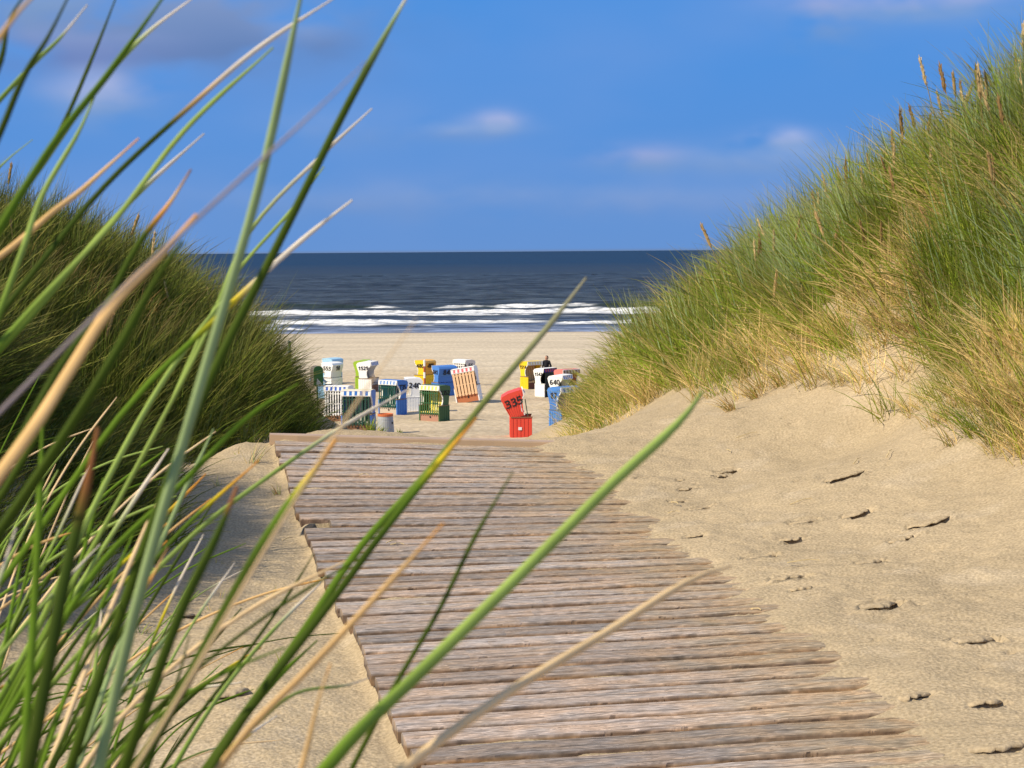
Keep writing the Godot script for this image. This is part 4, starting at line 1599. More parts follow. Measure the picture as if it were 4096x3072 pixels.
	chair("pale red beach chair with brown patterned awning behind white chair 640", 2.938, 88, 36, {"side": Color(0.72, 0.20, 0.17), "s1": Color(0.06, 0.07, 0.04), "s2": Color(0.09, 0.08, 0.05), "a1": Color(0.22, 0.12, 0.1), "a2": Color(0.5, 0.42, 0.36)})
	chair("white beach chair numbered 640 half hidden by the right dune", 2.416, 82, 62, {"side": white, "number": "640", "number_size": 1.05, "s1": Color(0.06, 0.07, 0.04), "s2": Color(0.1, 0.1, 0.06)})
	chair("blue beach chair with grey seat partly behind grass of the right dune", 2.092, 65, 40, {"side": Color(0.07, 0.22, 0.58), "number": "87", "battens": true, "s1": Color(0.36, 0.30, 0.28), "s2": Color(0.30, 0.26, 0.26), "shelf": Color(0.12, 0.16, 0.25), "front": Color(0.06, 0.2, 0.55)})

	# person, barrel, bin, poles
	person(spot(2.11, 101), deg_to_rad(-35))
	var barrel := thing("barrel", spot(-4.589, 60))
	tag(barrel, "grey barrel with an orange rim standing in grass beyond the path's end", "barrel")
	var bst := stool()
	var grey := Color(0.36, 0.38, 0.39)
	lathe(bst, [Vector2(0.31, -0.1), Vector2(0.31, 0.18), Vector2(0.295, 0.2), Vector2(0.305, 0.22), Vector2(0.29, 0.5), Vector2(0.275, 0.52), Vector2(0.285, 0.54), Vector2(0.27, 0.66)], 24, [grey, grey * 0.93, grey])
	part("body", done(bst), M.metal, barrel)
	bst = stool()
	lathe(bst, [Vector2(0.272, 0.655), Vector2(0.284, 0.66), Vector2(0.284, 0.74), Vector2(0.262, 0.745), Vector2(0.255, 0.70), Vector2(0.001, 0.70)], 24, [Color(0.55, 0.15, 0.05)])
	part("rim", done(bst), M.paint, barrel)
	bst = stool()
	box(bst, Vector3(0.25, 0.42, 0.15), Vector3(0.06, 0.08, 0.05), Color(0.04, 0.04, 0.05), Basis(Vector3.UP, -0.54))
	part("catch", done(bst), M.paint, barrel)

	var bin := thing("litter_bin", spot(-9.152, 78), deg_to_rad(-58))
	tag(bin, "green litter bin with rounded top and pale mark on a thin post", "litter bin")
	bst = stool()
	var outline := PackedVector2Array()
	for i in 9:
		var a := PI * i / 8.0
		outline.append(Vector2(0.24 * cos(a), 2.1 + 0.2 * sin(a)))
	outline.append(Vector2(-0.24, 1.38))
	outline.append(Vector2(0.24, 1.38))
	prism(bst, outline, -0.22, 0.14, Color(0.16, 0.14, 0.11))
	part("body", done(bst), M.paint, bin)
	bst = stool()
	prism(bst, outline, 0.143, 0.17, Color(0.03, 0.13, 0.035))
	part("front_panel", done(bst), M.paint, bin)
	bst = stool()
	prism(bst, PackedVector2Array([Vector2(-0.2, 1.42), Vector2(0.12, 1.42), Vector2(0.08, 1.72)]), 0.172, 0.176, Color(0.5, 0.52, 0.46))
	part("pale_mark", done(bst), M.paint, bin)
	bst = stool()
	lathe(bst, [Vector2(0.04, -0.3), Vector2(0.04, 1.4)], 8, [Color(0.08, 0.13, 0.06)])
	part("post", done(bst), M.paint, bin)

	var pole := thing("striped_pole", spot(-4.736, 90))
	tag(pole, "thin red and white striped pole standing before yellow chair 480", "pole")
	for i in 7:
		bst = stool()
		var y0 := i * 0.32 - 0.2
		lathe(bst, [Vector2(0.001, y0), Vector2(0.055, y0), Vector2(0.055, y0 + 0.32), Vector2(0.001, y0 + 0.32 + (0.05 if i == 6 else 0.0))], 10, [white if i % 2 == 0 else Color(0.42, 0.11, 0.06)])
		part("band", done(bst), M.paint, pole)

	bst = stool()
	lathe(bst, [Vector2(0.022, -0.9), Vector2(0.022, 0.42), Vector2(0.001, 0.43)], 8, [Color(0.10, 0.15, 0.12)])
	var gp := part("post", done(bst), M.paint, self)
	gp.position = Vector3(-3.206, 7.007, -24)
	tag(gp, "thin green grey post sticking out of the left dune's grass", "post")

	# the near grass the picture is taken through
	clumps.append(thing("marram_clump", Vector3(-0.75, ground(-0.75, 0.9), -0.9)))
	tag(clumps[0], "large blurred clump of long green marram blades at the left foreground", "grass clump")
	clumps.append(thing("marram_clump", Vector3(-0.35, ground(-0.35, 0.7), -0.7)))
	tag(clumps[1], "few long slanting marram blades crossing before the boardwalk", "grass clump")
	_blade(0, "pale", 3.967, 0.776, [Vector3(-0.247, 7.591, -0.405), Vector3(-0.219, 8.106, -0.437), Vector3(-0.144, 8.488, -0.52), Vector3(-0.125, 8.581, -0.54), Vector3(-0.105, 8.656, -0.56), Vector3(-0.087, 8.723, -0.58), Vector3(-0.073, 8.794, -0.6)])
	_blade(0, "dark_tip", 3.986, 0.714, [Vector3(-0.332, 7.654, -0.521), Vector3(-0.293, 8.1, -0.548), Vector3(-0.189, 8.445, -0.62), Vector3(-0.154, 8.559, -0.642), Vector3(-0.121, 8.649, -0.664), Vector3(-0.096, 8.703, -0.687), Vector3(-0.06, 8.777, -0.709), Vector3(-0.043, 8.809, -0.72)])
	_blade(0, "tan", 4.054, 0.899, [Vector3(-0.619, 7.722, -0.337), Vector3(-0.502, 8.168, -0.381), Vector3(-0.19, 8.59, -0.5), Vector3(-0.164, 8.625, -0.51), Vector3(-0.148, 8.649, -0.52), Vector3(-0.141, 8.663, -0.53), Vector3(-0.128, 8.685, -0.54), Vector3(-0.115, 8.7, -0.55), Vector3(-0.105, 8.713, -0.56)])
	_blade(0, "yellow_tip", 3.876, 0.912, [Vector3(-0.524, 7.679, -0.405), Vector3(-0.434, 8.17, -0.442), Vector3(-0.198, 8.58, -0.54), Vector3(-0.174, 8.622, -0.55), Vector3(-0.167, 8.636, -0.56), Vector3(-0.156, 8.659, -0.57), Vector3(-0.148, 8.673, -0.58), Vector3(-0.142, 8.683, -0.59), Vector3(-0.132, 8.695, -0.6)])
	_blade(0, "grey", 1.046, 0.896, [Vector3(-0.839, 7.757, -0.472), Vector3(-0.654, 8.162, -0.457), Vector3(-0.163, 8.628, -0.42), Vector3(-0.121, 8.668, -0.416), Vector3(-0.092, 8.695, -0.411), Vector3(-0.07, 8.714, -0.407), Vector3(-0.044, 8.736, -0.402), Vector3(-0.034, 8.745, -0.4)])
	_blade(0, "dark_pale_tip", 2.55, 0.826, [Vector3(-0.674, 7.684, -0.589), Vector3(-0.561, 8.2, -0.619), Vector3(-0.263, 8.613, -0.7), Vector3(-0.208, 8.69, -0.72), Vector3(-0.179, 8.73, -0.74), Vector3(-0.147, 8.764, -0.76), Vector3(-0.118, 8.793, -0.78), Vector3(-0.081, 8.821, -0.8)])
	_blade(0, "light", 2.799, 0.846, [Vector3(-0.764, 7.718, -0.605), Vector3(-0.63, 8.195, -0.637), Vector3(-0.275, 8.603, -0.72), Vector3(-0.212, 8.677, -0.74), Vector3(-0.181, 8.714, -0.76), Vector3(-0.151, 8.757, -0.78), Vector3(-0.112, 8.797, -0.8)])
	_blade(0, "white_tip", 2.961, 0.854, [Vector3(-0.888, 7.71, -0.781), Vector3(-0.74, 8.184, -0.814), Vector3(-0.348, 8.582, -0.9), Vector3(-0.268, 8.664, -0.925), Vector3(-0.227, 8.718, -0.95), Vector3(-0.211, 8.74, -0.975), Vector3(-0.182, 8.771, -1)])
	_blade(0, "orange_tip", 2.932, 0.855, [Vector3(-0.588, 7.665, -0.591), Vector3(-0.495, 8.159, -0.61), Vector3(-0.248, 8.541, -0.66), Vector3(-0.197, 8.62, -0.673), Vector3(-0.173, 8.667, -0.687), Vector3(-0.156, 8.704, -0.7), Vector3(-0.144, 8.723, -0.713), Vector3(-0.137, 8.736, -0.72)])
	_blade(0, "light_pale_tip", 2.692, 0.666, [Vector3(-0.534, 7.661, -0.854), Vector3(-0.476, 8.065, -0.866), Vector3(-0.324, 8.367, -0.9), Vector3(-0.266, 8.481, -0.917), Vector3(-0.211, 8.582, -0.933), Vector3(-0.174, 8.655, -0.95), Vector3(-0.151, 8.712, -0.967), Vector3(-0.109, 8.758, -0.983), Vector3(-0.082, 8.785, -1)])
	_blade(0, "light", 2.486, 0.7, [Vector3(-0.576, 7.661, -0.92), Vector3(-0.511, 8.064, -0.928), Vector3(-0.339, 8.367, -0.95), Vector3(-0.268, 8.492, -0.961), Vector3(-0.208, 8.597, -0.972), Vector3(-0.162, 8.688, -0.983), Vector3(-0.127, 8.729, -0.994), Vector3(-0.111, 8.751, -1)])
	_blade(0, "green_pale_tip", 3.372, 0.77, [Vector3(-0.695, 7.67, -0.724), Vector3(-0.59, 8.12, -0.745), Vector3(-0.312, 8.466, -0.8), Vector3(-0.25, 8.544, -0.818), Vector3(-0.183, 8.635, -0.836), Vector3(-0.16, 8.659, -0.855), Vector3(-0.133, 8.686, -0.873), Vector3(-0.106, 8.711, -0.891), Vector3(-0.085, 8.728, -0.9)])
	_blade(0, "light", 3.57, 0.76, [Vector3(-0.569, 7.661, -0.77), Vector3(-0.501, 8.076, -0.792), Vector3(-0.32, 8.385, -0.85), Vector3(-0.259, 8.491, -0.875), Vector3(-0.222, 8.575, -0.9), Vector3(-0.195, 8.628, -0.925), Vector3(-0.161, 8.678, -0.95)])
	_blade(0, "white_tip", 2.337, 0.937, [Vector3(-0.854, 7.732, -0.654), Vector3(-0.703, 8.255, -0.694), Vector3(-0.302, 8.711, -0.8), Vector3(-0.255, 8.765, -0.812), Vector3(-0.232, 8.794, -0.825), Vector3(-0.224, 8.806, -0.838), Vector3(-0.212, 8.825, -0.85)])
	_blade(0, "dark", 2.42, 0.939, [Vector3(-0.494, 7.662, -0.55), Vector3(-0.417, 8.231, -0.564), Vector3(-0.213, 8.68, -0.6), Vector3(-0.19, 8.73, -0.604), Vector3(-0.184, 8.745, -0.608), Vector3(-0.175, 8.767, -0.612), Vector3(-0.169, 8.778, -0.616), Vector3(-0.161, 8.795, -0.62)])
	_blade(0, "dark", 2.196, 0.893, [Vector3(-0.708, 7.678, -0.674), Vector3(-0.591, 8.22, -0.695), Vector3(-0.28, 8.649, -0.75), Vector3(-0.233, 8.716, -0.764), Vector3(-0.214, 8.748, -0.779), Vector3(-0.194, 8.797, -0.793), Vector3(-0.185, 8.823, -0.8)])
	_blade(0, "green", 3.083, 0.887, [Vector3(-0.543, 7.674, -0.474), Vector3(-0.455, 8.215, -0.509), Vector3(-0.219, 8.649, -0.6), Vector3(-0.182, 8.721, -0.62), Vector3(-0.171, 8.746, -0.64), Vector3(-0.159, 8.768, -0.66), Vector3(-0.138, 8.804, -0.68)])
	_blade(0, "light_pale_tip", 2.587, 0.875, [Vector3(-0.79, 7.698, -0.709), Vector3(-0.656, 8.222, -0.734), Vector3(-0.302, 8.651, -0.8), Vector3(-0.235, 8.734, -0.817), Vector3(-0.202, 8.785, -0.834), Vector3(-0.181, 8.812, -0.851), Vector3(-0.16, 8.83, -0.86)])
	_blade(0, "light", 2.67, 0.898, [Vector3(-0.453, 7.66, -0.633), Vector3(-0.395, 8.196, -0.651), Vector3(-0.243, 8.607, -0.7), Vector3(-0.209, 8.701, -0.714), Vector3(-0.204, 8.725, -0.729), Vector3(-0.189, 8.757, -0.743), Vector3(-0.185, 8.77, -0.75)])
	_blade(0, "tan", 2.726, 0.936, [Vector3(-1.115, 7.751, -0.615), Vector3(-0.887, 8.225, -0.644), Vector3(-0.283, 8.656, -0.72), Vector3(-0.23, 8.694, -0.727), Vector3(-0.218, 8.704, -0.733), Vector3(-0.202, 8.719, -0.74), Vector3(-0.193, 8.727, -0.747), Vector3(-0.182, 8.738, -0.753), Vector3(-0.168, 8.752, -0.76)])
	_blade(0, "dark", 2.55, 0.967, [Vector3(-0.487, 7.661, -0.6), Vector3(-0.411, 8.246, -0.6), Vector3(-0.209, 8.707, -0.6), Vector3(-0.187, 8.757, -0.6), Vector3(-0.181, 8.769, -0.6), Vector3(-0.177, 8.784, -0.6), Vector3(-0.171, 8.793, -0.6)])
	_blade(0, "tan", 2.295, 0.983, [Vector3(-0.79, 7.755, -0.45), Vector3(-0.619, 8.225, -0.45), Vector3(-0.166, 8.725, -0.45), Vector3(-0.138, 8.755, -0.45), Vector3(-0.131, 8.764, -0.45), Vector3(-0.124, 8.771, -0.45)])
	_blade(0, "light", 1.7, 0.97, [Vector3(-1.103, 7.739, -1.2), Vector3(-0.925, 8.228, -1.2), Vector3(-0.452, 8.68, -1.2), Vector3(-0.372, 8.756, -1.2), Vector3(-0.358, 8.769, -1.2), Vector3(-0.341, 8.782, -1.2)])
	_blade(0, "dark", 3.672, 0.894, [Vector3(-0.598, 7.698, -0.437), Vector3(-0.488, 8.159, -0.46), Vector3(-0.197, 8.566, -0.52), Vector3(-0.156, 8.624, -0.531), Vector3(-0.129, 8.668, -0.543), Vector3(-0.116, 8.694, -0.554), Vector3(-0.11, 8.704, -0.56)])
	_blade(0, "yellow_tip", 3.812, 0.866, [Vector3(-0.482, 7.666, -0.457), Vector3(-0.394, 8.107, -0.482), Vector3(-0.16, 8.476, -0.55), Vector3(-0.119, 8.542, -0.566), Vector3(-0.104, 8.571, -0.581), Vector3(-0.089, 8.598, -0.597), Vector3(-0.071, 8.623, -0.612), Vector3(-0.066, 8.63, -0.62)])
	_blade(0, "brown_tip", 3.831, 0.901, [Vector3(-0.319, 7.637, -0.439), Vector3(-0.27, 8.102, -0.456), Vector3(-0.138, 8.491, -0.5), Vector3(-0.114, 8.562, -0.51), Vector3(-0.104, 8.59, -0.52), Vector3(-0.094, 8.612, -0.53), Vector3(-0.09, 8.624, -0.54)])
	_blade(0, "rust_tip", 4.08, 0.899, [Vector3(-0.266, 7.588, -0.384), Vector3(-0.234, 8.102, -0.405), Vector3(-0.15, 8.504, -0.46), Vector3(-0.138, 8.563, -0.471), Vector3(-0.131, 8.608, -0.483), Vector3(-0.127, 8.632, -0.494), Vector3(-0.125, 8.648, -0.5)])
	_blade(1, "light", 4.601, 0.829, [Vector3(-0.531, 7.686, -0.325), Vector3(-0.41, 8.095, -0.373), Vector3(-0.089, 8.5, -0.5), Vector3(-0.054, 8.543, -0.522), Vector3(-0.032, 8.56, -0.544), Vector3(-0.001, 8.586, -0.565), Vector3(0.036, 8.618, -0.587), Vector3(0.065, 8.641, -0.609), Vector3(0.071, 8.647, -0.62)])
	_blade(1, "straw", 3.715, 0.875, [Vector3(-0.82, 7.757, -0.299), Vector3(-0.617, 8.097, -0.36), Vector3(-0.078, 8.5, -0.52), Vector3(-0.029, 8.535, -0.542), Vector3(-0.001, 8.549, -0.564), Vector3(0.032, 8.563, -0.587), Vector3(0.07, 8.58, -0.609), Vector3(0.082, 8.581, -0.62)])
	_blade(1, "tan", 2.408, 0.904, [Vector3(-0.469, 7.663, -0.5), Vector3(-0.372, 8.102, -0.5), Vector3(-0.116, 8.501, -0.5), Vector3(-0.081, 8.555, -0.5), Vector3(-0.065, 8.571, -0.5), Vector3(-0.044, 8.593, -0.5), Vector3(-0.021, 8.618, -0.5)])
	_blade(1, "dark", 2.04, 0.857, [Vector3(-0.377, 7.659, -0.6), Vector3(-0.301, 8.082, -0.6), Vector3(-0.101, 8.439, -0.6), Vector3(-0.063, 8.505, -0.6), Vector3(-0.044, 8.541, -0.6), Vector3(-0.027, 8.57, -0.6), Vector3(-0.013, 8.598, -0.6), Vector3(0, 8.62, -0.6)])
	_blade(1, "green_fade", 3.516, 0.756, [Vector3(-0.485, 7.662, -0.558), Vector3(-0.397, 8.092, -0.586), Vector3(-0.166, 8.432, -0.66), Vector3(-0.118, 8.501, -0.682), Vector3(-0.091, 8.537, -0.703), Vector3(-0.067, 8.571, -0.725), Vector3(-0.04, 8.599, -0.746), Vector3(-0.009, 8.635, -0.768), Vector3(0.018, 8.665, -0.789), Vector3(0.036, 8.687, -0.8)])
	_blade(1, "yellow_tip", 3.315, 0.828, [Vector3(-0.427, 7.661, -0.495), Vector3(-0.35, 8.098, -0.524), Vector3(-0.144, 8.454, -0.6), Vector3(-0.103, 8.524, -0.62), Vector3(-0.072, 8.563, -0.64), Vector3(-0.053, 8.587, -0.66), Vector3(-0.035, 8.608, -0.68), Vector3(-0.015, 8.63, -0.7)])
	_blade(0, "green", 3.188, 0.8, [Vector3(-0.548, 7.662, -0.606), Vector3(-0.47, 8.098, -0.631), Vector3(-0.266, 8.428, -0.7), Vector3(-0.215, 8.511, -0.722), Vector3(-0.185, 8.562, -0.744), Vector3(-0.157, 8.59, -0.767), Vector3(-0.122, 8.625, -0.789), Vector3(-0.103, 8.637, -0.8)])
	_blade(0, "light_pale_tip", 3.039, 0.718, [Vector3(-0.692, 7.667, -0.818), Vector3(-0.599, 8.057, -0.841), Vector3(-0.351, 8.351, -0.9), Vector3(-0.275, 8.442, -0.925), Vector3(-0.216, 8.508, -0.95), Vector3(-0.18, 8.542, -0.975), Vector3(-0.142, 8.569, -1), Vector3(-0.106, 8.592, -1.025), Vector3(-0.066, 8.613, -1.05)])
	_blade(1, "straw", 0.952, 0.871, [Vector3(-0.504, 7.673, -0.42), Vector3(-0.4, 8.096, -0.42), Vector3(-0.125, 8.526, -0.42), Vector3(-0.084, 8.59, -0.42), Vector3(-0.06, 8.63, -0.42), Vector3(-0.038, 8.664, -0.42), Vector3(-0.024, 8.683, -0.42)])
	_blade(0, "dark", 2.167, 0.853, [Vector3(-0.511, 7.66, -0.697), Vector3(-0.431, 8.068, -0.725), Vector3(-0.221, 8.377, -0.8), Vector3(-0.162, 8.464, -0.829), Vector3(-0.138, 8.494, -0.857), Vector3(-0.117, 8.523, -0.886), Vector3(-0.109, 8.536, -0.9)])
	_blade(1, "tan", 1.7, 0.958, [Vector3(-0.254, 7.635, -0.5), Vector3(-0.207, 8.088, -0.5), Vector3(-0.082, 8.49, -0.5), Vector3(-0.067, 8.537, -0.5), Vector3(-0.063, 8.551, -0.5), Vector3(-0.06, 8.563, -0.5), Vector3(-0.056, 8.575, -0.5)])
	_blade(0, "green", 3.095, 0.879, [Vector3(-0.185, 7.594, -0.467), Vector3(-0.181, 8.105, -0.49), Vector3(-0.17, 8.468, -0.55), Vector3(-0.169, 8.518, -0.558), Vector3(-0.168, 8.552, -0.567), Vector3(-0.168, 8.574, -0.575), Vector3(-0.168, 8.601, -0.583), Vector3(-0.169, 8.621, -0.592), Vector3(-0.17, 8.64, -0.6)])
	_blade(0, "light_pale_tip", 1.927, 0.883, [Vector3(-0.711, 7.693, -0.611), Vector3(-0.576, 8.073, -0.663), Vector3(-0.216, 8.387, -0.8), Vector3(-0.164, 8.432, -0.82), Vector3(-0.131, 8.46, -0.84), Vector3(-0.115, 8.469, -0.86), Vector3(-0.09, 8.468, -0.88), Vector3(-0.079, 8.467, -0.9)])
	_blade(0, "light_pale_tip", 2.313, 0.779, [Vector3(-0.371, 7.659, -0.85), Vector3(-0.346, 8.001, -0.896), Vector3(-0.279, 8.262, -1.017), Vector3(-0.258, 8.344, -1.055), Vector3(-0.253, 8.375, -1.093), Vector3(-0.243, 8.408, -1.131), Vector3(-0.226, 8.441, -1.169), Vector3(-0.204, 8.474, -1.206)])
	_blade(0, "green", 2.767, 0.816, [Vector3(-0.675, 7.665, -0.955), Vector3(-0.613, 7.985, -1.003), Vector3(-0.451, 8.229, -1.132), Vector3(-0.4, 8.305, -1.172), Vector3(-0.397, 8.315, -1.212), Vector3(-0.391, 8.327, -1.252), Vector3(-0.384, 8.339, -1.292), Vector3(-0.375, 8.352, -1.332)])
	_blade(0, "orange_tip", 2.454, 0.843, [Vector3(-0.679, 7.666, -0.81), Vector3(-0.612, 8.025, -0.856), Vector3(-0.436, 8.293, -0.98), Vector3(-0.392, 8.36, -1.011), Vector3(-0.385, 8.376, -1.042), Vector3(-0.373, 8.39, -1.073), Vector3(-0.356, 8.403, -1.104), Vector3(-0.335, 8.412, -1.135)])
	_blade(0, "green", 2.147, 0.907, [Vector3(-0.596, 7.668, -0.577), Vector3(-0.487, 8.104, -0.584), Vector3(-0.2, 8.451, -0.604), Vector3(-0.163, 8.495, -0.606), Vector3(-0.148, 8.514, -0.609), Vector3(-0.13, 8.53, -0.612), Vector3(-0.109, 8.543, -0.614), Vector3(-0.086, 8.552, -0.617)])
	_blade(0, "yellow_tip", 3.315, 0.692, [Vector3(-0.618, 7.658, -1.16), Vector3(-0.574, 7.959, -1.172), Vector3(-0.456, 8.191, -1.204), Vector3(-0.406, 8.29, -1.218), Vector3(-0.374, 8.354, -1.232), Vector3(-0.335, 8.417, -1.245), Vector3(-0.289, 8.476, -1.259), Vector3(-0.236, 8.531, -1.273)])
	_blade(0, "pale", 1.913, 0.889, [Vector3(-0.568, 7.69, -0.424), Vector3(-0.462, 8.084, -0.499), Vector3(-0.183, 8.412, -0.698), Vector3(-0.146, 8.455, -0.724), Vector3(-0.137, 8.463, -0.75), Vector3(-0.127, 8.472, -0.777), Vector3(-0.116, 8.481, -0.803), Vector3(-0.102, 8.49, -0.829)])
	_blade(0, "light_pale_tip", 2.905, 0.919, [Vector3(-0.4, 7.66, -0.701), Vector3(-0.356, 8.064, -0.722), Vector3(-0.24, 8.368, -0.776), Vector3(-0.214, 8.434, -0.788), Vector3(-0.211, 8.446, -0.8), Vector3(-0.207, 8.459, -0.811), Vector3(-0.202, 8.472, -0.823), Vector3(-0.197, 8.485, -0.835)])
	_blade(0, "pale", 3.539, 0.783, [Vector3(-0.655, 7.664, -0.877), Vector3(-0.595, 8.001, -0.931), Vector3(-0.439, 8.253, -1.072), Vector3(-0.394, 8.325, -1.113), Vector3(-0.381, 8.352, -1.153), Vector3(-0.365, 8.381, -1.194), Vector3(-0.347, 8.413, -1.234), Vector3(-0.327, 8.446, -1.275)])
	_blade(0, "green", 2.161, 0.726, [Vector3(-0.714, 7.668, -1.167), Vector3(-0.66, 7.971, -1.171), Vector3(-0.519, 8.204, -1.184), Vector3(-0.46, 8.3, -1.189), Vector3(-0.426, 8.355, -1.194), Vector3(-0.389, 8.408, -1.199), Vector3(-0.347, 8.458, -1.204), Vector3(-0.301, 8.505, -1.209)])
	_blade(0, "green_pale_tip", 2.842, 0.884, [Vector3(-0.534, 7.661, -0.911), Vector3(-0.46, 8.007, -0.94), Vector3(-0.264, 8.276, -1.018), Vector3(-0.211, 8.349, -1.039), Vector3(-0.203, 8.359, -1.06), Vector3(-0.192, 8.368, -1.081), Vector3(-0.179, 8.376, -1.102), Vector3(-0.163, 8.383, -1.123)])
	_blade(0, "green", 2.175, 0.855, [Vector3(-0.387, 7.66, -0.666), Vector3(-0.348, 8.073, -0.686), Vector3(-0.245, 8.384, -0.738), Vector3(-0.224, 8.447, -0.749), Vector3(-0.215, 8.478, -0.76), Vector3(-0.205, 8.509, -0.771), Vector3(-0.193, 8.54, -0.781), Vector3(-0.18, 8.571, -0.792)])
	_blade(0, "dark", 1.642, 0.884, [Vector3(-0.546, 7.668, -0.52), Vector3(-0.463, 8.085, -0.571), Vector3(-0.244, 8.406, -0.706), Vector3(-0.211, 8.455, -0.727), Vector3(-0.2, 8.471, -0.748), Vector3(-0.189, 8.488, -0.768), Vector3(-0.177, 8.506, -0.789), Vector3(-0.163, 8.525, -0.81)])
	_blade(0, "green", 1.995, 0.872, [Vector3(-0.627, 7.685, -0.524), Vector3(-0.544, 8.07, -0.596), Vector3(-0.327, 8.374, -0.788), Vector3(-0.291, 8.424, -0.819), Vector3(-0.289, 8.431, -0.85), Vector3(-0.285, 8.437, -0.882), Vector3(-0.277, 8.443, -0.913), Vector3(-0.267, 8.448, -0.945)])
	_blade(0, "dark", 1.576, 0.863, [Vector3(-0.618, 7.689, -0.496), Vector3(-0.504, 8.104, -0.527), Vector3(-0.205, 8.449, -0.611), Vector3(-0.169, 8.491, -0.621), Vector3(-0.146, 8.517, -0.631), Vector3(-0.12, 8.541, -0.641), Vector3(-0.09, 8.562, -0.651), Vector3(-0.056, 8.581, -0.661)])
	_blade(0, "yellow_tip", 2.431, 0.795, [Vector3(-0.692, 7.677, -0.65), Vector3(-0.607, 8.053, -0.71), Vector3(-0.382, 8.344, -0.866), Vector3(-0.34, 8.398, -0.896), Vector3(-0.315, 8.433, -0.926), Vector3(-0.285, 8.467, -0.955), Vector3(-0.25, 8.501, -0.985), Vector3(-0.211, 8.536, -1.014)])
	_blade(0, "light_pale_tip", 2.246, 0.764, [Vector3(-0.581, 7.661, -0.893), Vector3(-0.531, 8.022, -0.915), Vector3(-0.399, 8.289, -0.973), Vector3(-0.361, 8.367, -0.99), Vector3(-0.338, 8.415, -1.007), Vector3(-0.315, 8.465, -1.024), Vector3(-0.291, 8.517, -1.041), Vector3(-0.268, 8.571, -1.058)])
	_blade(0, "yellow_tip", 2.392, 0.798, [Vector3(-0.409, 7.66, -0.669), Vector3(-0.368, 8.066, -0.697), Vector3(-0.26, 8.37, -0.771), Vector3(-0.237, 8.435, -0.787), Vector3(-0.223, 8.478, -0.802), Vector3(-0.2, 8.52, -0.818), Vector3(-0.169, 8.559, -0.834), Vector3(-0.13, 8.594, -0.849)])
	_blade(0, "green", 2.596, 0.837, [Vector3(-0.359, 7.659, -0.62), Vector3(-0.339, 8.062, -0.666), Vector3(-0.286, 8.36, -0.788), Vector3(-0.274, 8.425, -0.815), Vector3(-0.274, 8.451, -0.841), Vector3(-0.273, 8.479, -0.868), Vector3(-0.273, 8.508, -0.894), Vector3(-0.273, 8.54, -0.921)])
	_blade(0, "pale", 3.386, 0.822, [Vector3(-0.621, 7.662, -0.846), Vector3(-0.548, 8.013, -0.893), Vector3(-0.357, 8.277, -1.02), Vector3(-0.308, 8.345, -1.053), Vector3(-0.294, 8.366, -1.086), Vector3(-0.278, 8.388, -1.119), Vector3(-0.26, 8.412, -1.151), Vector3(-0.241, 8.437, -1.184)])
	_blade(0, "dark", 1.917, 0.928, [Vector3(-0.353, 7.655, -0.512), Vector3(-0.301, 8.095, -0.535), Vector3(-0.162, 8.445, -0.597), Vector3(-0.142, 8.495, -0.606), Vector3(-0.138, 8.508, -0.615), Vector3(-0.134, 8.522, -0.624), Vector3(-0.13, 8.536, -0.633), Vector3(-0.127, 8.551, -0.642)])
	_blade(0, "straw", 2.725, 0.815, [Vector3(-0.386, 7.659, -0.554), Vector3(-0.349, 8.069, -0.61), Vector3(-0.252, 8.375, -0.761), Vector3(-0.233, 8.434, -0.79), Vector3(-0.225, 8.466, -0.819), Vector3(-0.215, 8.501, -0.847), Vector3(-0.203, 8.538, -0.876), Vector3(-0.189, 8.577, -0.905)])
	_blade(0, "dark", 2.785, 0.728, [Vector3(-0.601, 7.658, -1.129), Vector3(-0.549, 7.963, -1.145), Vector3(-0.412, 8.2, -1.189), Vector3(-0.359, 8.293, -1.206), Vector3(-0.329, 8.346, -1.223), Vector3(-0.298, 8.399, -1.24), Vector3(-0.265, 8.454, -1.257), Vector3(-0.231, 8.509, -1.274)])
	_blade(0, "yellow_tip", 3.233, 0.751, [Vector3(-0.547, 7.657, -1.083), Vector3(-0.511, 7.972, -1.101), Vector3(-0.415, 8.211, -1.148), Vector3(-0.376, 8.306, -1.167), Vector3(-0.358, 8.354, -1.186), Vector3(-0.333, 8.401, -1.205), Vector3(-0.301, 8.444, -1.224), Vector3(-0.261, 8.484, -1.244)])
	_blade(0, "light_pale_tip", 2.59, 0.871, [Vector3(-0.662, 7.664, -0.825), Vector3(-0.573, 8.048, -0.842), Vector3(-0.338, 8.335, -0.887), Vector3(-0.286, 8.398, -0.897), Vector3(-0.268, 8.42, -0.907), Vector3(-0.246, 8.439, -0.917), Vector3(-0.22, 8.454, -0.927), Vector3(-0.191, 8.465, -0.937)])
	_blade(0, "light_pale_tip", 2.508, 0.833, [Vector3(-0.535, 7.665, -0.538), Vector3(-0.477, 8.073, -0.599), Vector3(-0.324, 8.38, -0.762), Vector3(-0.296, 8.434, -0.791), Vector3(-0.286, 8.46, -0.82), Vector3(-0.271, 8.487, -0.848), Vector3(-0.251, 8.514, -0.877), Vector3(-0.227, 8.541, -0.906)])
	_blade(0, "straw", 2.512, 0.825, [Vector3(-0.572, 7.661, -0.714), Vector3(-0.487, 8.07, -0.731), Vector3(-0.264, 8.377, -0.777), Vector3(-0.221, 8.435, -0.786), Vector3(-0.196, 8.47, -0.794), Vector3(-0.164, 8.501, -0.803), Vector3(-0.126, 8.527, -0.811), Vector3(-0.083, 8.547, -0.82)])
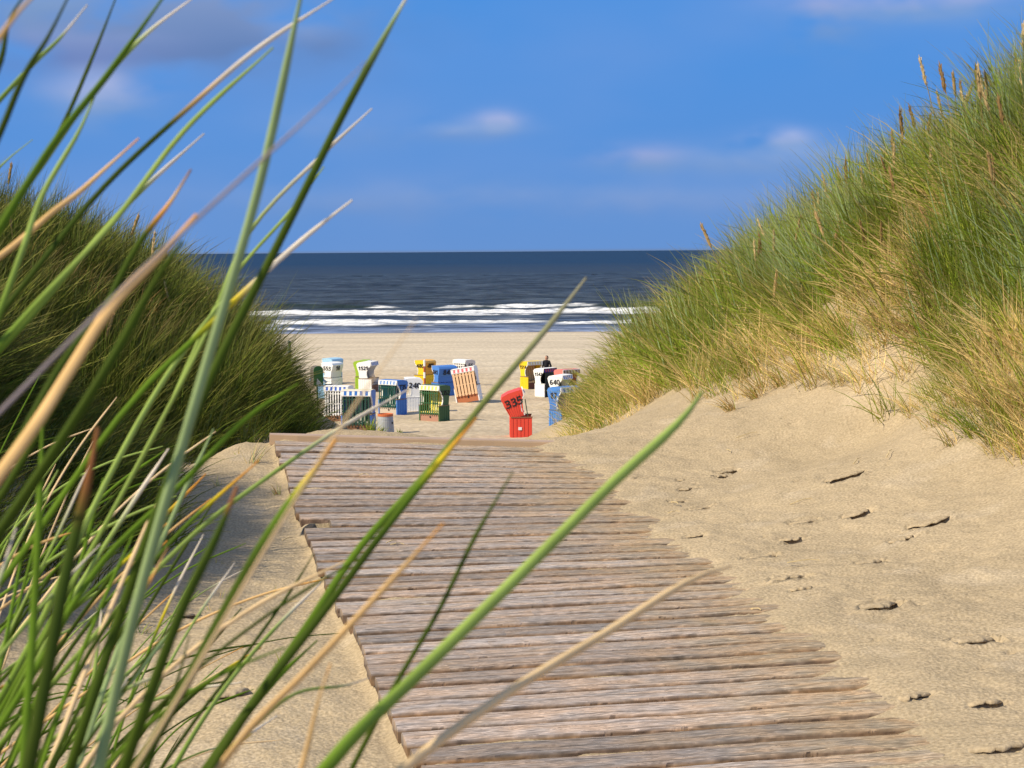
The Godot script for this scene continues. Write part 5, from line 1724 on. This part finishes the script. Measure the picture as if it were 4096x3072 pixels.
	_blade(0, "green", 2.479, 0.767, [Vector3(-0.52, 7.66, -0.949), Vector3(-0.487, 8.003, -0.974), Vector3(-0.398, 8.257, -1.038), Vector3(-0.368, 8.343, -1.059), Vector3(-0.355, 8.388, -1.081), Vector3(-0.342, 8.435, -1.103), Vector3(-0.332, 8.484, -1.125), Vector3(-0.322, 8.536, -1.146)])
	_blade(0, "dark", 2.626, 0.684, [Vector3(-0.663, 7.662, -1.144), Vector3(-0.62, 7.958, -1.164), Vector3(-0.506, 8.185, -1.219), Vector3(-0.458, 8.282, -1.242), Vector3(-0.427, 8.345, -1.265), Vector3(-0.391, 8.408, -1.288), Vector3(-0.349, 8.47, -1.311), Vector3(-0.3, 8.53, -1.334)])
	_blade(0, "light_pale_tip", 2.531, 0.84, [Vector3(-0.38, 7.657, -0.933), Vector3(-0.359, 8.004, -0.954), Vector3(-0.302, 8.265, -1.009), Vector3(-0.282, 8.353, -1.028), Vector3(-0.279, 8.38, -1.046), Vector3(-0.277, 8.407, -1.065), Vector3(-0.276, 8.436, -1.084), Vector3(-0.276, 8.467, -1.103)])
	_blade(0, "green_pale_tip", 2.53, 0.753, [Vector3(-0.424, 7.642, -1.145), Vector3(-0.4, 7.946, -1.16), Vector3(-0.338, 8.183, -1.2), Vector3(-0.311, 8.289, -1.218), Vector3(-0.3, 8.337, -1.235), Vector3(-0.284, 8.386, -1.253), Vector3(-0.265, 8.434, -1.271), Vector3(-0.242, 8.481, -1.289)])
	_blade(0, "pale", 3.098, 0.786, [Vector3(-0.363, 7.659, -0.635), Vector3(-0.331, 8.057, -0.682), Vector3(-0.248, 8.355, -0.805), Vector3(-0.23, 8.419, -0.831), Vector3(-0.219, 8.462, -0.858), Vector3(-0.206, 8.507, -0.885), Vector3(-0.189, 8.553, -0.912), Vector3(-0.169, 8.601, -0.938)])
	_blade(0, "dark", 2.239, 0.853, [Vector3(-0.549, 7.661, -0.86), Vector3(-0.498, 8.039, -0.871), Vector3(-0.363, 8.318, -0.901), Vector3(-0.327, 8.394, -0.909), Vector3(-0.314, 8.423, -0.916), Vector3(-0.3, 8.452, -0.924), Vector3(-0.287, 8.482, -0.932), Vector3(-0.274, 8.513, -0.94)])
	_blade(0, "light_pale_tip", 2.203, 0.895, [Vector3(-0.394, 7.646, -0.39), Vector3(-0.348, 8.111, -0.434), Vector3(-0.224, 8.465, -0.551), Vector3(-0.209, 8.51, -0.565), Vector3(-0.204, 8.53, -0.58), Vector3(-0.198, 8.551, -0.595), Vector3(-0.193, 8.573, -0.609), Vector3(-0.188, 8.597, -0.624)])
	_blade(0, "green", 3.257, 0.873, [Vector3(-0.436, 7.66, -0.781), Vector3(-0.375, 8.041, -0.806), Vector3(-0.214, 8.331, -0.872), Vector3(-0.176, 8.4, -0.887), Vector3(-0.165, 8.42, -0.903), Vector3(-0.151, 8.44, -0.919), Vector3(-0.134, 8.459, -0.934), Vector3(-0.114, 8.476, -0.95)])
	_blade(0, "light_pale_tip", 3.402, 0.746, [Vector3(-0.559, 7.661, -0.928), Vector3(-0.511, 8.015, -0.947), Vector3(-0.383, 8.278, -0.997), Vector3(-0.344, 8.359, -1.012), Vector3(-0.318, 8.413, -1.028), Vector3(-0.29, 8.467, -1.043), Vector3(-0.258, 8.52, -1.059), Vector3(-0.223, 8.574, -1.074)])
	_blade(0, "green", 2.198, 0.854, [Vector3(-0.65, 7.659, -1.199), Vector3(-0.611, 7.948, -1.213), Vector3(-0.506, 8.171, -1.247), Vector3(-0.458, 8.275, -1.263), Vector3(-0.45, 8.295, -1.279), Vector3(-0.439, 8.315, -1.295), Vector3(-0.423, 8.332, -1.311), Vector3(-0.404, 8.347, -1.327)])
	_blade(0, "light", 2.57, 0.761, [Vector3(-0.737, 7.67, -1.015), Vector3(-0.678, 7.978, -1.058), Vector3(-0.521, 8.214, -1.17), Vector3(-0.468, 8.293, -1.208), Vector3(-0.45, 8.326, -1.245), Vector3(-0.423, 8.356, -1.283), Vector3(-0.387, 8.382, -1.321), Vector3(-0.344, 8.403, -1.358)])
	_blade(0, "yellow_tip", 3.306, 0.801, [Vector3(-0.544, 7.657, -1.083), Vector3(-0.492, 7.96, -1.111), Vector3(-0.353, 8.202, -1.183), Vector3(-0.301, 8.292, -1.21), Vector3(-0.286, 8.319, -1.237), Vector3(-0.265, 8.344, -1.263), Vector3(-0.237, 8.366, -1.29), Vector3(-0.203, 8.384, -1.317)])
	_blade(0, "green", 3.162, 0.817, [Vector3(-0.74, 7.671, -1.106), Vector3(-0.685, 7.963, -1.138), Vector3(-0.54, 8.191, -1.221), Vector3(-0.485, 8.278, -1.253), Vector3(-0.477, 8.297, -1.285), Vector3(-0.466, 8.314, -1.317), Vector3(-0.451, 8.33, -1.349), Vector3(-0.431, 8.345, -1.381)])
	_blade(0, "green", 2.72, 0.799, [Vector3(-0.472, 7.66, -0.839), Vector3(-0.43, 8.037, -0.855), Vector3(-0.321, 8.317, -0.898), Vector3(-0.291, 8.393, -0.91), Vector3(-0.275, 8.436, -0.922), Vector3(-0.261, 8.479, -0.934), Vector3(-0.248, 8.525, -0.945), Vector3(-0.237, 8.571, -0.957)])
	_blade(0, "dark", 3.122, 0.824, [Vector3(-0.488, 7.651, -1.12), Vector3(-0.46, 7.947, -1.147), Vector3(-0.385, 8.179, -1.216), Vector3(-0.353, 8.28, -1.246), Vector3(-0.352, 8.296, -1.276), Vector3(-0.349, 8.314, -1.306), Vector3(-0.344, 8.332, -1.336), Vector3(-0.337, 8.351, -1.366)])
	_blade(0, "light_pale_tip", 3.409, 0.79, [Vector3(-0.475, 7.66, -0.892), Vector3(-0.421, 8, -0.931), Vector3(-0.279, 8.262, -1.037), Vector3(-0.237, 8.339, -1.068), Vector3(-0.22, 8.371, -1.099), Vector3(-0.199, 8.402, -1.13), Vector3(-0.171, 8.433, -1.161), Vector3(-0.139, 8.462, -1.192)])
	_blade(0, "light", 3.137, 0.714, [Vector3(-0.607, 7.659, -1.119), Vector3(-0.574, 7.968, -1.134), Vector3(-0.487, 8.2, -1.173), Vector3(-0.449, 8.3, -1.189), Vector3(-0.428, 8.359, -1.206), Vector3(-0.404, 8.419, -1.223), Vector3(-0.376, 8.478, -1.24), Vector3(-0.345, 8.537, -1.256)])
	_blade(0, "orange_tip", 2.116, 0.881, [Vector3(-0.445, 7.66, -0.605), Vector3(-0.385, 8.092, -0.619), Vector3(-0.224, 8.421, -0.657), Vector3(-0.197, 8.476, -0.663), Vector3(-0.185, 8.502, -0.67), Vector3(-0.172, 8.527, -0.676), Vector3(-0.158, 8.552, -0.682), Vector3(-0.144, 8.578, -0.688)])
	_blade(0, "light_pale_tip", 2.601, 0.875, [Vector3(-0.57, 7.607, -1.452), Vector3(-0.535, 7.916, -1.462), Vector3(-0.443, 8.176, -1.487), Vector3(-0.397, 8.307, -1.5), Vector3(-0.391, 8.328, -1.513), Vector3(-0.383, 8.349, -1.526), Vector3(-0.372, 8.369, -1.538), Vector3(-0.359, 8.388, -1.551)])
	_blade(0, "dark", 2.734, 0.628, [Vector3(-1.213, 7.517, -2.649), Vector3(-1.2, 7.615, -2.653), Vector3(-1.164, 7.664, -2.662), Vector3(-1.022, 7.857, -2.7), Vector3(-1.001, 7.892, -2.738), Vector3(-0.967, 7.917, -2.776), Vector3(-0.921, 7.93, -2.814), Vector3(-0.868, 7.927, -2.852)])
	_blade(0, "straw", 3.276, 0.766, [Vector3(-1.037, 7.513, -2.659), Vector3(-1.008, 7.762, -2.662), Vector3(-0.933, 7.936, -2.67), Vector3(-0.834, 8.167, -2.682), Vector3(-0.815, 8.214, -2.693), Vector3(-0.796, 8.262, -2.705), Vector3(-0.775, 8.309, -2.716), Vector3(-0.753, 8.356, -2.727)])
	_blade(0, "dark", 3.085, 0.765, [Vector3(-1.123, 7.602, -2.07), Vector3(-1.056, 7.891, -2.073), Vector3(-0.879, 8.165, -2.083), Vector3(-0.772, 8.33, -2.088), Vector3(-0.74, 8.381, -2.094), Vector3(-0.695, 8.423, -2.099), Vector3(-0.64, 8.453, -2.105), Vector3(-0.576, 8.469, -2.111)])
	_blade(0, "straw", 3.308, 0.649, [Vector3(-0.953, 7.512, -2.621), Vector3(-0.934, 7.721, -2.624), Vector3(-0.885, 7.862, -2.634), Vector3(-0.804, 8.096, -2.649), Vector3(-0.78, 8.172, -2.665), Vector3(-0.752, 8.247, -2.68), Vector3(-0.721, 8.322, -2.696), Vector3(-0.686, 8.396, -2.711)])
	_blade(0, "light", 3.306, 0.702, [Vector3(-0.774, 7.51, -2.281), Vector3(-0.747, 7.679, -2.289), Vector3(-0.674, 7.785, -2.311), Vector3(-0.555, 7.957, -2.345), Vector3(-0.533, 7.99, -2.38), Vector3(-0.507, 8.022, -2.415), Vector3(-0.477, 8.052, -2.449), Vector3(-0.442, 8.081, -2.484)])
	_blade(0, "green", 2.571, 0.706, [Vector3(-1.096, 7.507, -2.829), Vector3(-1.048, 7.632, -2.836), Vector3(-0.923, 7.713, -2.854), Vector3(-0.704, 7.854, -2.887), Vector3(-0.666, 7.875, -2.92), Vector3(-0.624, 7.892, -2.953), Vector3(-0.578, 7.904, -2.985), Vector3(-0.529, 7.911, -3.018)])
	_blade(0, "straw", 2.589, 0.759, [Vector3(-0.864, 7.706, -1.536), Vector3(-0.781, 7.952, -1.56), Vector3(-0.56, 8.24, -1.625), Vector3(-0.472, 8.356, -1.651), Vector3(-0.44, 8.399, -1.676), Vector3(-0.404, 8.44, -1.702), Vector3(-0.361, 8.478, -1.728), Vector3(-0.314, 8.512, -1.754)])
	_blade(0, "light", 3.293, 0.662, [Vector3(-0.701, 7.511, -2.044), Vector3(-0.674, 7.741, -2.058), Vector3(-0.603, 7.896, -2.092), Vector3(-0.525, 8.067, -2.13), Vector3(-0.501, 8.125, -2.169), Vector3(-0.475, 8.184, -2.207), Vector3(-0.445, 8.245, -2.245), Vector3(-0.413, 8.306, -2.283)])
	_blade(0, "light", 3.051, 0.848, [Vector3(-0.98, 7.738, -1.61), Vector3(-0.87, 7.937, -1.621), Vector3(-0.579, 8.215, -1.652), Vector3(-0.468, 8.32, -1.663), Vector3(-0.445, 8.342, -1.675), Vector3(-0.417, 8.36, -1.686), Vector3(-0.386, 8.372, -1.698), Vector3(-0.352, 8.378, -1.709)])
	_blade(0, "light", 3.873, 0.65, [Vector3(-1.038, 7.511, -2.699), Vector3(-1.018, 7.724, -2.7), Vector3(-0.965, 7.869, -2.701), Vector3(-0.877, 8.11, -2.703), Vector3(-0.849, 8.189, -2.705), Vector3(-0.812, 8.265, -2.707), Vector3(-0.768, 8.336, -2.709), Vector3(-0.715, 8.402, -2.711)])
	_blade(0, "green", 3.274, 0.788, [Vector3(-1.359, 7.516, -2.648), Vector3(-1.276, 7.808, -2.671), Vector3(-1.057, 8.02, -2.732), Vector3(-0.882, 8.188, -2.781), Vector3(-0.864, 8.211, -2.829), Vector3(-0.843, 8.234, -2.878), Vector3(-0.822, 8.259, -2.927), Vector3(-0.798, 8.283, -2.975)])
	_blade(0, "straw", 2.784, 0.711, [Vector3(-0.824, 7.519, -1.993), Vector3(-0.792, 7.84, -2.002), Vector3(-0.706, 8.076, -2.027), Vector3(-0.641, 8.252, -2.046), Vector3(-0.618, 8.322, -2.065), Vector3(-0.588, 8.39, -2.084), Vector3(-0.55, 8.456, -2.102), Vector3(-0.505, 8.518, -2.121)])
	_blade(0, "dark", 2.716, 0.765, [Vector3(-1.113, 7.756, -1.652), Vector3(-0.991, 7.939, -1.661), Vector3(-0.668, 8.204, -1.686), Vector3(-0.547, 8.304, -1.696), Vector3(-0.5, 8.342, -1.705), Vector3(-0.451, 8.377, -1.714), Vector3(-0.399, 8.407, -1.724), Vector3(-0.343, 8.434, -1.733)])
	_blade(0, "light_pale_tip", 2.486, 0.597, [Vector3(-1.14, 7.519, -2.609), Vector3(-1.133, 7.602, -2.609), Vector3(-1.114, 7.637, -2.61), Vector3(-0.997, 7.86, -2.613), Vector3(-0.968, 7.916, -2.616), Vector3(-0.934, 7.969, -2.619), Vector3(-0.895, 8.019, -2.622), Vector3(-0.851, 8.065, -2.625)])
	_blade(0, "green", 2.757, 0.718, [Vector3(-0.743, 7.51, -2.243), Vector3(-0.715, 7.686, -2.245), Vector3(-0.641, 7.796, -2.249), Vector3(-0.522, 7.974, -2.256), Vector3(-0.494, 8.016, -2.264), Vector3(-0.458, 8.05, -2.271), Vector3(-0.413, 8.076, -2.278), Vector3(-0.363, 8.093, -2.286)])
	_blade(0, "green", 2.992, 0.608, [Vector3(-0.912, 7.513, -2.426), Vector3(-0.882, 7.707, -2.429), Vector3(-0.801, 7.836, -2.434), Vector3(-0.678, 8.031, -2.443), Vector3(-0.63, 8.108, -2.452), Vector3(-0.567, 8.174, -2.461), Vector3(-0.49, 8.227, -2.47), Vector3(-0.402, 8.265, -2.479)])
	_blade(0, "green", 3.924, 0.568, [Vector3(-0.871, 7.504, -2.708), Vector3(-0.859, 7.631, -2.711), Vector3(-0.829, 7.704, -2.718), Vector3(-0.733, 7.938, -2.742), Vector3(-0.704, 8.014, -2.765), Vector3(-0.66, 8.084, -2.788), Vector3(-0.601, 8.145, -2.812), Vector3(-0.528, 8.195, -2.835)])
	_blade(0, "green", 3.391, 0.781, [Vector3(-1.337, 7.659, -2.132), Vector3(-1.211, 7.776, -2.159), Vector3(-0.879, 7.959, -2.231), Vector3(-0.706, 8.054, -2.269), Vector3(-0.678, 8.066, -2.306), Vector3(-0.643, 8.069, -2.344), Vector3(-0.605, 8.06, -2.381), Vector3(-0.564, 8.039, -2.418)])
	_blade(0, "green", 3.26, 0.68, [Vector3(-1.178, 7.516, -2.674), Vector3(-1.159, 7.626, -2.679), Vector3(-1.107, 7.684, -2.69), Vector3(-0.946, 7.868, -2.724), Vector3(-0.925, 7.895, -2.759), Vector3(-0.895, 7.915, -2.794), Vector3(-0.859, 7.928, -2.828), Vector3(-0.817, 7.932, -2.863)])
	_blade(0, "tan", 2.836, 0.846, [Vector3(-1.118, 7.753, -1.372), Vector3(-0.984, 7.985, -1.409), Vector3(-0.63, 8.256, -1.508), Vector3(-0.526, 8.335, -1.538), Vector3(-0.507, 8.35, -1.567), Vector3(-0.486, 8.366, -1.596), Vector3(-0.465, 8.382, -1.625), Vector3(-0.442, 8.398, -1.655)])
	_blade(0, "green", 2.811, 0.621, [Vector3(-1.097, 7.523, -2.495), Vector3(-1.07, 7.772, -2.511), Vector3(-1, 7.949, -2.553), Vector3(-0.916, 8.16, -2.603), Vector3(-0.892, 8.243, -2.654), Vector3(-0.863, 8.327, -2.704), Vector3(-0.831, 8.413, -2.754), Vector3(-0.795, 8.5, -2.805)])
	_blade(0, "straw", 3.404, 0.709, [Vector3(-1.427, 7.51, -2.913), Vector3(-1.365, 7.789, -2.921), Vector3(-1.201, 7.986, -2.942), Vector3(-1.027, 8.195, -2.964), Vector3(-0.979, 8.257, -2.987), Vector3(-0.919, 8.309, -3.009), Vector3(-0.85, 8.351, -3.031), Vector3(-0.772, 8.381, -3.053)])
	_blade(0, "dark", 3.648, 0.739, [Vector3(-0.646, 7.642, -1.385), Vector3(-0.592, 7.882, -1.395), Vector3(-0.45, 8.096, -1.422), Vector3(-0.378, 8.206, -1.436), Vector3(-0.349, 8.251, -1.45), Vector3(-0.317, 8.294, -1.463), Vector3(-0.283, 8.337, -1.477), Vector3(-0.247, 8.379, -1.491)])
	_blade(0, "light", 3.342, 0.801, [Vector3(-1.408, 7.51, -2.841), Vector3(-1.337, 7.777, -2.85), Vector3(-1.147, 7.964, -2.875), Vector3(-0.96, 8.15, -2.9), Vector3(-0.931, 8.182, -2.924), Vector3(-0.9, 8.213, -2.949), Vector3(-0.868, 8.243, -2.974), Vector3(-0.835, 8.274, -2.998)])
	_blade(0, "green", 2.664, 0.741, [Vector3(-0.869, 7.601, -1.814), Vector3(-0.813, 7.882, -1.837), Vector3(-0.666, 8.146, -1.896), Vector3(-0.583, 8.294, -1.93), Vector3(-0.56, 8.343, -1.964), Vector3(-0.523, 8.383, -1.997), Vector3(-0.471, 8.413, -2.031), Vector3(-0.409, 8.428, -2.064)])
	_blade(0, "straw", 3.694, 0.688, [Vector3(-0.716, 7.517, -1.945), Vector3(-0.687, 7.72, -1.95), Vector3(-0.611, 7.857, -1.965), Vector3(-0.523, 8.017, -1.982), Vector3(-0.496, 8.067, -2), Vector3(-0.459, 8.113, -2.017), Vector3(-0.413, 8.151, -2.035), Vector3(-0.36, 8.183, -2.052)])
	_blade(0, "dark", 2.988, 0.777, [Vector3(-1.775, 7.512, -2.733), Vector3(-1.64, 7.834, -2.753), Vector3(-1.285, 8.065, -2.806), Vector3(-1.074, 8.203, -2.838), Vector3(-1.023, 8.238, -2.869), Vector3(-0.962, 8.258, -2.901), Vector3(-0.895, 8.261, -2.933), Vector3(-0.823, 8.245, -2.964)])
	_blade(0, "green", 2.557, 0.835, [Vector3(-1.239, 7.759, -1.63), Vector3(-1.097, 7.904, -1.651), Vector3(-0.722, 8.131, -1.705), Vector3(-0.59, 8.211, -1.724), Vector3(-0.563, 8.227, -1.743), Vector3(-0.531, 8.235, -1.762), Vector3(-0.495, 8.234, -1.781), Vector3(-0.457, 8.224, -1.8)])
	_blade(0, "dark", 2.752, 0.515, [Vector3(-1.178, 7.501, -3.141), Vector3(-1.14, 7.6, -3.142), Vector3(-1.039, 7.662, -3.145), Vector3(-0.787, 7.818, -3.153), Vector3(-0.685, 7.881, -3.161), Vector3(-0.573, 7.926, -3.169), Vector3(-0.453, 7.954, -3.177), Vector3(-0.328, 7.964, -3.185)])
	_blade(0, "light_pale_tip", 3.491, 0.807, [Vector3(-1.007, 7.744, -1.401), Vector3(-0.874, 7.938, -1.407), Vector3(-0.525, 8.181, -1.422), Vector3(-0.414, 8.257, -1.427), Vector3(-0.376, 8.284, -1.432), Vector3(-0.334, 8.303, -1.437), Vector3(-0.288, 8.316, -1.442), Vector3(-0.24, 8.322, -1.447)])
	_blade(0, "green", 2.773, 0.695, [Vector3(-1.171, 7.512, -2.748), Vector3(-1.134, 7.699, -2.756), Vector3(-1.036, 7.824, -2.776), Vector3(-0.879, 8.022, -2.81), Vector3(-0.846, 8.068, -2.843), Vector3(-0.809, 8.111, -2.876), Vector3(-0.768, 8.152, -2.909), Vector3(-0.723, 8.19, -2.942)])
	_blade(0, "green", 2.576, 0.504, [Vector3(-0.922, 7.501, -2.776), Vector3(-0.909, 7.553, -2.778), Vector3(-0.873, 7.575, -2.782), Vector3(-0.655, 7.712, -2.805), Vector3(-0.588, 7.751, -2.828), Vector3(-0.51, 7.772, -2.852), Vector3(-0.425, 7.773, -2.875), Vector3(-0.335, 7.752, -2.898)])
	_blade(0, "tan", 2.773, 0.782, [Vector3(-0.834, 7.701, -1.43), Vector3(-0.746, 7.959, -1.438), Vector3(-0.514, 8.229, -1.459), Vector3(-0.425, 8.333, -1.467), Vector3(-0.391, 8.372, -1.475), Vector3(-0.355, 8.41, -1.483), Vector3(-0.316, 8.445, -1.492), Vector3(-0.274, 8.478, -1.5)])
	_blade(0, "light_pale_tip", 2.652, 0.611, [Vector3(-0.798, 7.51, -2.29), Vector3(-0.774, 7.701, -2.3), Vector3(-0.711, 7.825, -2.328), Vector3(-0.617, 8.011, -2.371), Vector3(-0.587, 8.075, -2.413), Vector3(-0.542, 8.132, -2.455), Vector3(-0.481, 8.181, -2.498), Vector3(-0.407, 8.218, -2.54)])
	_blade(0, "light", 3.49, 0.731, [Vector3(-1.251, 7.642, -2.113), Vector3(-1.165, 7.759, -2.116), Vector3(-0.936, 7.923, -2.122), Vector3(-0.772, 8.04, -2.126), Vector3(-0.725, 8.074, -2.13), Vector3(-0.676, 8.105, -2.134), Vector3(-0.626, 8.133, -2.138), Vector3(-0.574, 8.159, -2.142)])
	_blade(0, "tan", 2.685, 0.594, [Vector3(-1.075, 7.507, -2.811), Vector3(-1.043, 7.617, -2.817), Vector3(-0.957, 7.681, -2.834), Vector3(-0.753, 7.835, -2.873), Vector3(-0.696, 7.875, -2.912), Vector3(-0.635, 7.911, -2.951), Vector3(-0.57, 7.945, -2.99), Vector3(-0.5, 7.975, -3.029)])
	_blade(0, "straw", 3.188, 0.793, [Vector3(-1.462, 7.554, -2.416), Vector3(-1.352, 7.8, -2.427), Vector3(-1.062, 7.995, -2.456), Vector3(-0.875, 8.121, -2.475), Vector3(-0.833, 8.149, -2.494), Vector3(-0.787, 8.173, -2.512), Vector3(-0.739, 8.193, -2.531), Vector3(-0.687, 8.208, -2.55)])
	_blade(0, "light_pale_tip", 2.666, 0.562, [Vector3(-0.953, 7.511, -2.642), Vector3(-0.945, 7.612, -2.642), Vector3(-0.924, 7.663, -2.643), Vector3(-0.826, 7.898, -2.646), Vector3(-0.796, 7.971, -2.65), Vector3(-0.755, 8.039, -2.653), Vector3(-0.702, 8.099, -2.656), Vector3(-0.64, 8.151, -2.659)])
	_blade(0, "tan", 2.969, 0.755, [Vector3(-0.98, 7.54, -2.046), Vector3(-0.911, 7.784, -2.048), Vector3(-0.728, 7.974, -2.053), Vector3(-0.592, 8.115, -2.057), Vector3(-0.552, 8.157, -2.06), Vector3(-0.512, 8.197, -2.064), Vector3(-0.47, 8.237, -2.067), Vector3(-0.427, 8.276, -2.071)])
	_blade(0, "dark", 2.579, 0.681, [Vector3(-0.795, 7.464, -2.953), Vector3(-0.792, 7.367, -2.953), Vector3(-0.784, 7.39, -2.953), Vector3(-0.688, 7.659, -2.956), Vector3(-0.672, 7.704, -2.958), Vector3(-0.653, 7.748, -2.96), Vector3(-0.631, 7.79, -2.962), Vector3(-0.606, 7.831, -2.964)])
	_blade(0, "light", 3.824, 0.438, [Vector3(-0.998, 7.489, -3.011), Vector3(-0.993, 7.49, -3.012), Vector3(-0.979, 7.512, -3.015), Vector3(-0.833, 7.749, -3.046), Vector3(-0.785, 7.828, -3.077), Vector3(-0.732, 7.906, -3.108), Vector3(-0.672, 7.98, -3.139), Vector3(-0.606, 8.052, -3.171)])
	_blade(0, "straw", 2.816, 0.69, [Vector3(-0.855, 7.524, -1.984), Vector3(-0.802, 7.718, -1.993), Vector3(-0.66, 7.855, -2.016), Vector3(-0.526, 7.983, -2.037), Vector3(-0.484, 8.023, -2.058), Vector3(-0.431, 8.051, -2.079), Vector3(-0.37, 8.067, -2.101), Vector3(-0.301, 8.069, -2.122)])
	_blade(0, "light", 3.784, 0.716, [Vector3(-1.191, 7.532, -2.473), Vector3(-1.125, 7.826, -2.481), Vector3(-0.948, 8.049, -2.504), Vector3(-0.804, 8.23, -2.523), Vector3(-0.758, 8.291, -2.542), Vector3(-0.699, 8.341, -2.561), Vector3(-0.628, 8.377, -2.579), Vector3(-0.548, 8.399, -2.598)])
	_blade(0, "tan", 3.416, 0.728, [Vector3(-1.113, 7.699, -1.906), Vector3(-0.983, 7.849, -1.912), Vector3(-0.64, 8.09, -1.929), Vector3(-0.492, 8.194, -1.936), Vector3(-0.432, 8.235, -1.943), Vector3(-0.367, 8.269, -1.95), Vector3(-0.297, 8.295, -1.958), Vector3(-0.223, 8.312, -1.965)])
	_blade(0, "dark", 3.01, 0.635, [Vector3(-0.865, 7.512, -2.387), Vector3(-0.837, 7.652, -2.396), Vector3(-0.761, 7.735, -2.419), Vector3(-0.616, 7.894, -2.462), Vector3(-0.583, 7.928, -2.506), Vector3(-0.542, 7.957, -2.55), Vector3(-0.492, 7.979, -2.594), Vector3(-0.435, 7.992, -2.637)])
	_blade(0, "dark", 3.154, 0.851, [Vector3(-0.853, 7.706, -1.49), Vector3(-0.751, 7.894, -1.507), Vector3(-0.481, 8.139, -1.552), Vector3(-0.376, 8.235, -1.569), Vector3(-0.358, 8.251, -1.587), Vector3(-0.335, 8.263, -1.604), Vector3(-0.31, 8.271, -1.622), Vector3(-0.282, 8.275, -1.639)])
	_blade(0, "dark", 3.974, 0.665, [Vector3(-1.179, 7.538, -2.404), Vector3(-1.099, 7.722, -2.422), Vector3(-0.886, 7.861, -2.47), Vector3(-0.702, 7.981, -2.511), Vector3(-0.642, 8.017, -2.553), Vector3(-0.574, 8.044, -2.594), Vector3(-0.498, 8.06, -2.635), Vector3(-0.416, 8.065, -2.676)])
	_blade(0, "green", 3.793, 0.726, [Vector3(-0.752, 7.613, -1.674), Vector3(-0.711, 7.89, -1.692), Vector3(-0.604, 8.142, -1.741), Vector3(-0.543, 8.287, -1.769), Vector3(-0.523, 8.342, -1.796), Vector3(-0.491, 8.394, -1.824), Vector3(-0.448, 8.439, -1.852), Vector3(-0.395, 8.477, -1.88)])
	_blade(0, "green", 3.632, 0.829, [Vector3(-0.933, 7.71, -1.672), Vector3(-0.872, 7.953, -1.693), Vector3(-0.71, 8.238, -1.748), Vector3(-0.632, 8.375, -1.775), Vector3(-0.623, 8.4, -1.801), Vector3(-0.613, 8.425, -1.828), Vector3(-0.601, 8.451, -1.854), Vector3(-0.588, 8.476, -1.881)])
	_blade(0, "green", 3.099, 0.501, [Vector3(-1.188, 7.511, -2.778), Vector3(-1.181, 7.573, -2.78), Vector3(-1.164, 7.596, -2.785), Vector3(-1.011, 7.79, -2.834), Vector3(-0.975, 7.841, -2.882), Vector3(-0.921, 7.878, -2.931), Vector3(-0.852, 7.899, -2.979), Vector3(-0.771, 7.9, -3.028)])
	_blade(0, "tan", 3.037, 0.816, [Vector3(-0.857, 7.706, -1.508), Vector3(-0.79, 7.967, -1.51), Vector3(-0.612, 8.229, -1.516), Vector3(-0.531, 8.349, -1.519), Vector3(-0.509, 8.382, -1.521), Vector3(-0.48, 8.41, -1.524), Vector3(-0.444, 8.431, -1.526), Vector3(-0.404, 8.445, -1.529)])
	_blade(0, "straw", 2.993, 0.598, [Vector3(-1.203, 7.578, -2.22), Vector3(-1.155, 7.698, -2.225), Vector3(-1.029, 7.806, -2.239), Vector3(-0.872, 7.942, -2.256), Vector3(-0.81, 7.995, -2.273), Vector3(-0.747, 8.049, -2.29), Vector3(-0.684, 8.104, -2.307), Vector3(-0.62, 8.159, -2.324)])
	_blade(0, "light_pale_tip", 3.898, 0.847, [Vector3(-0.759, 7.672, -1.459), Vector3(-0.685, 7.904, -1.479), Vector3(-0.49, 8.151, -1.53), Vector3(-0.405, 8.26, -1.553), Vector3(-0.392, 8.277, -1.575), Vector3(-0.377, 8.292, -1.598), Vector3(-0.359, 8.306, -1.62), Vector3(-0.338, 8.317, -1.643)])
	_blade(0, "light_pale_tip", 2.658, 0.818, [Vector3(-0.939, 7.731, -1.546), Vector3(-0.824, 7.843, -1.576), Vector3(-0.521, 8.057, -1.655), Vector3(-0.401, 8.141, -1.686), Vector3(-0.384, 8.149, -1.717), Vector3(-0.363, 8.155, -1.749), Vector3(-0.34, 8.158, -1.78), Vector3(-0.314, 8.157, -1.811)])
	_blade(0, "light", 3.145, 0.834, [Vector3(-1.148, 7.758, -1.476), Vector3(-0.993, 8.007, -1.48), Vector3(-0.582, 8.306, -1.491), Vector3(-0.469, 8.389, -1.494), Vector3(-0.431, 8.416, -1.496), Vector3(-0.391, 8.441, -1.499), Vector3(-0.35, 8.462, -1.502), Vector3(-0.306, 8.48, -1.505)])
	_blade(0, "dark", 3.543, 0.745, [Vector3(-1.077, 7.526, -2.374), Vector3(-1.039, 7.67, -2.374), Vector3(-0.936, 7.764, -2.374), Vector3(-0.768, 7.92, -2.375), Vector3(-0.737, 7.949, -2.375), Vector3(-0.699, 7.971, -2.375), Vector3(-0.656, 7.982, -2.375), Vector3(-0.61, 7.984, -2.376)])
	_blade(0, "green", 2.857, 0.49, [Vector3(-1.22, 7.51, -2.839), Vector3(-1.212, 7.627, -2.844), Vector3(-1.191, 7.69, -2.859), Vector3(-1.111, 7.932, -2.915), Vector3(-1.089, 8.026, -2.97), Vector3(-1.064, 8.123, -3.026), Vector3(-1.034, 8.222, -3.081), Vector3(-1, 8.323, -3.137)])
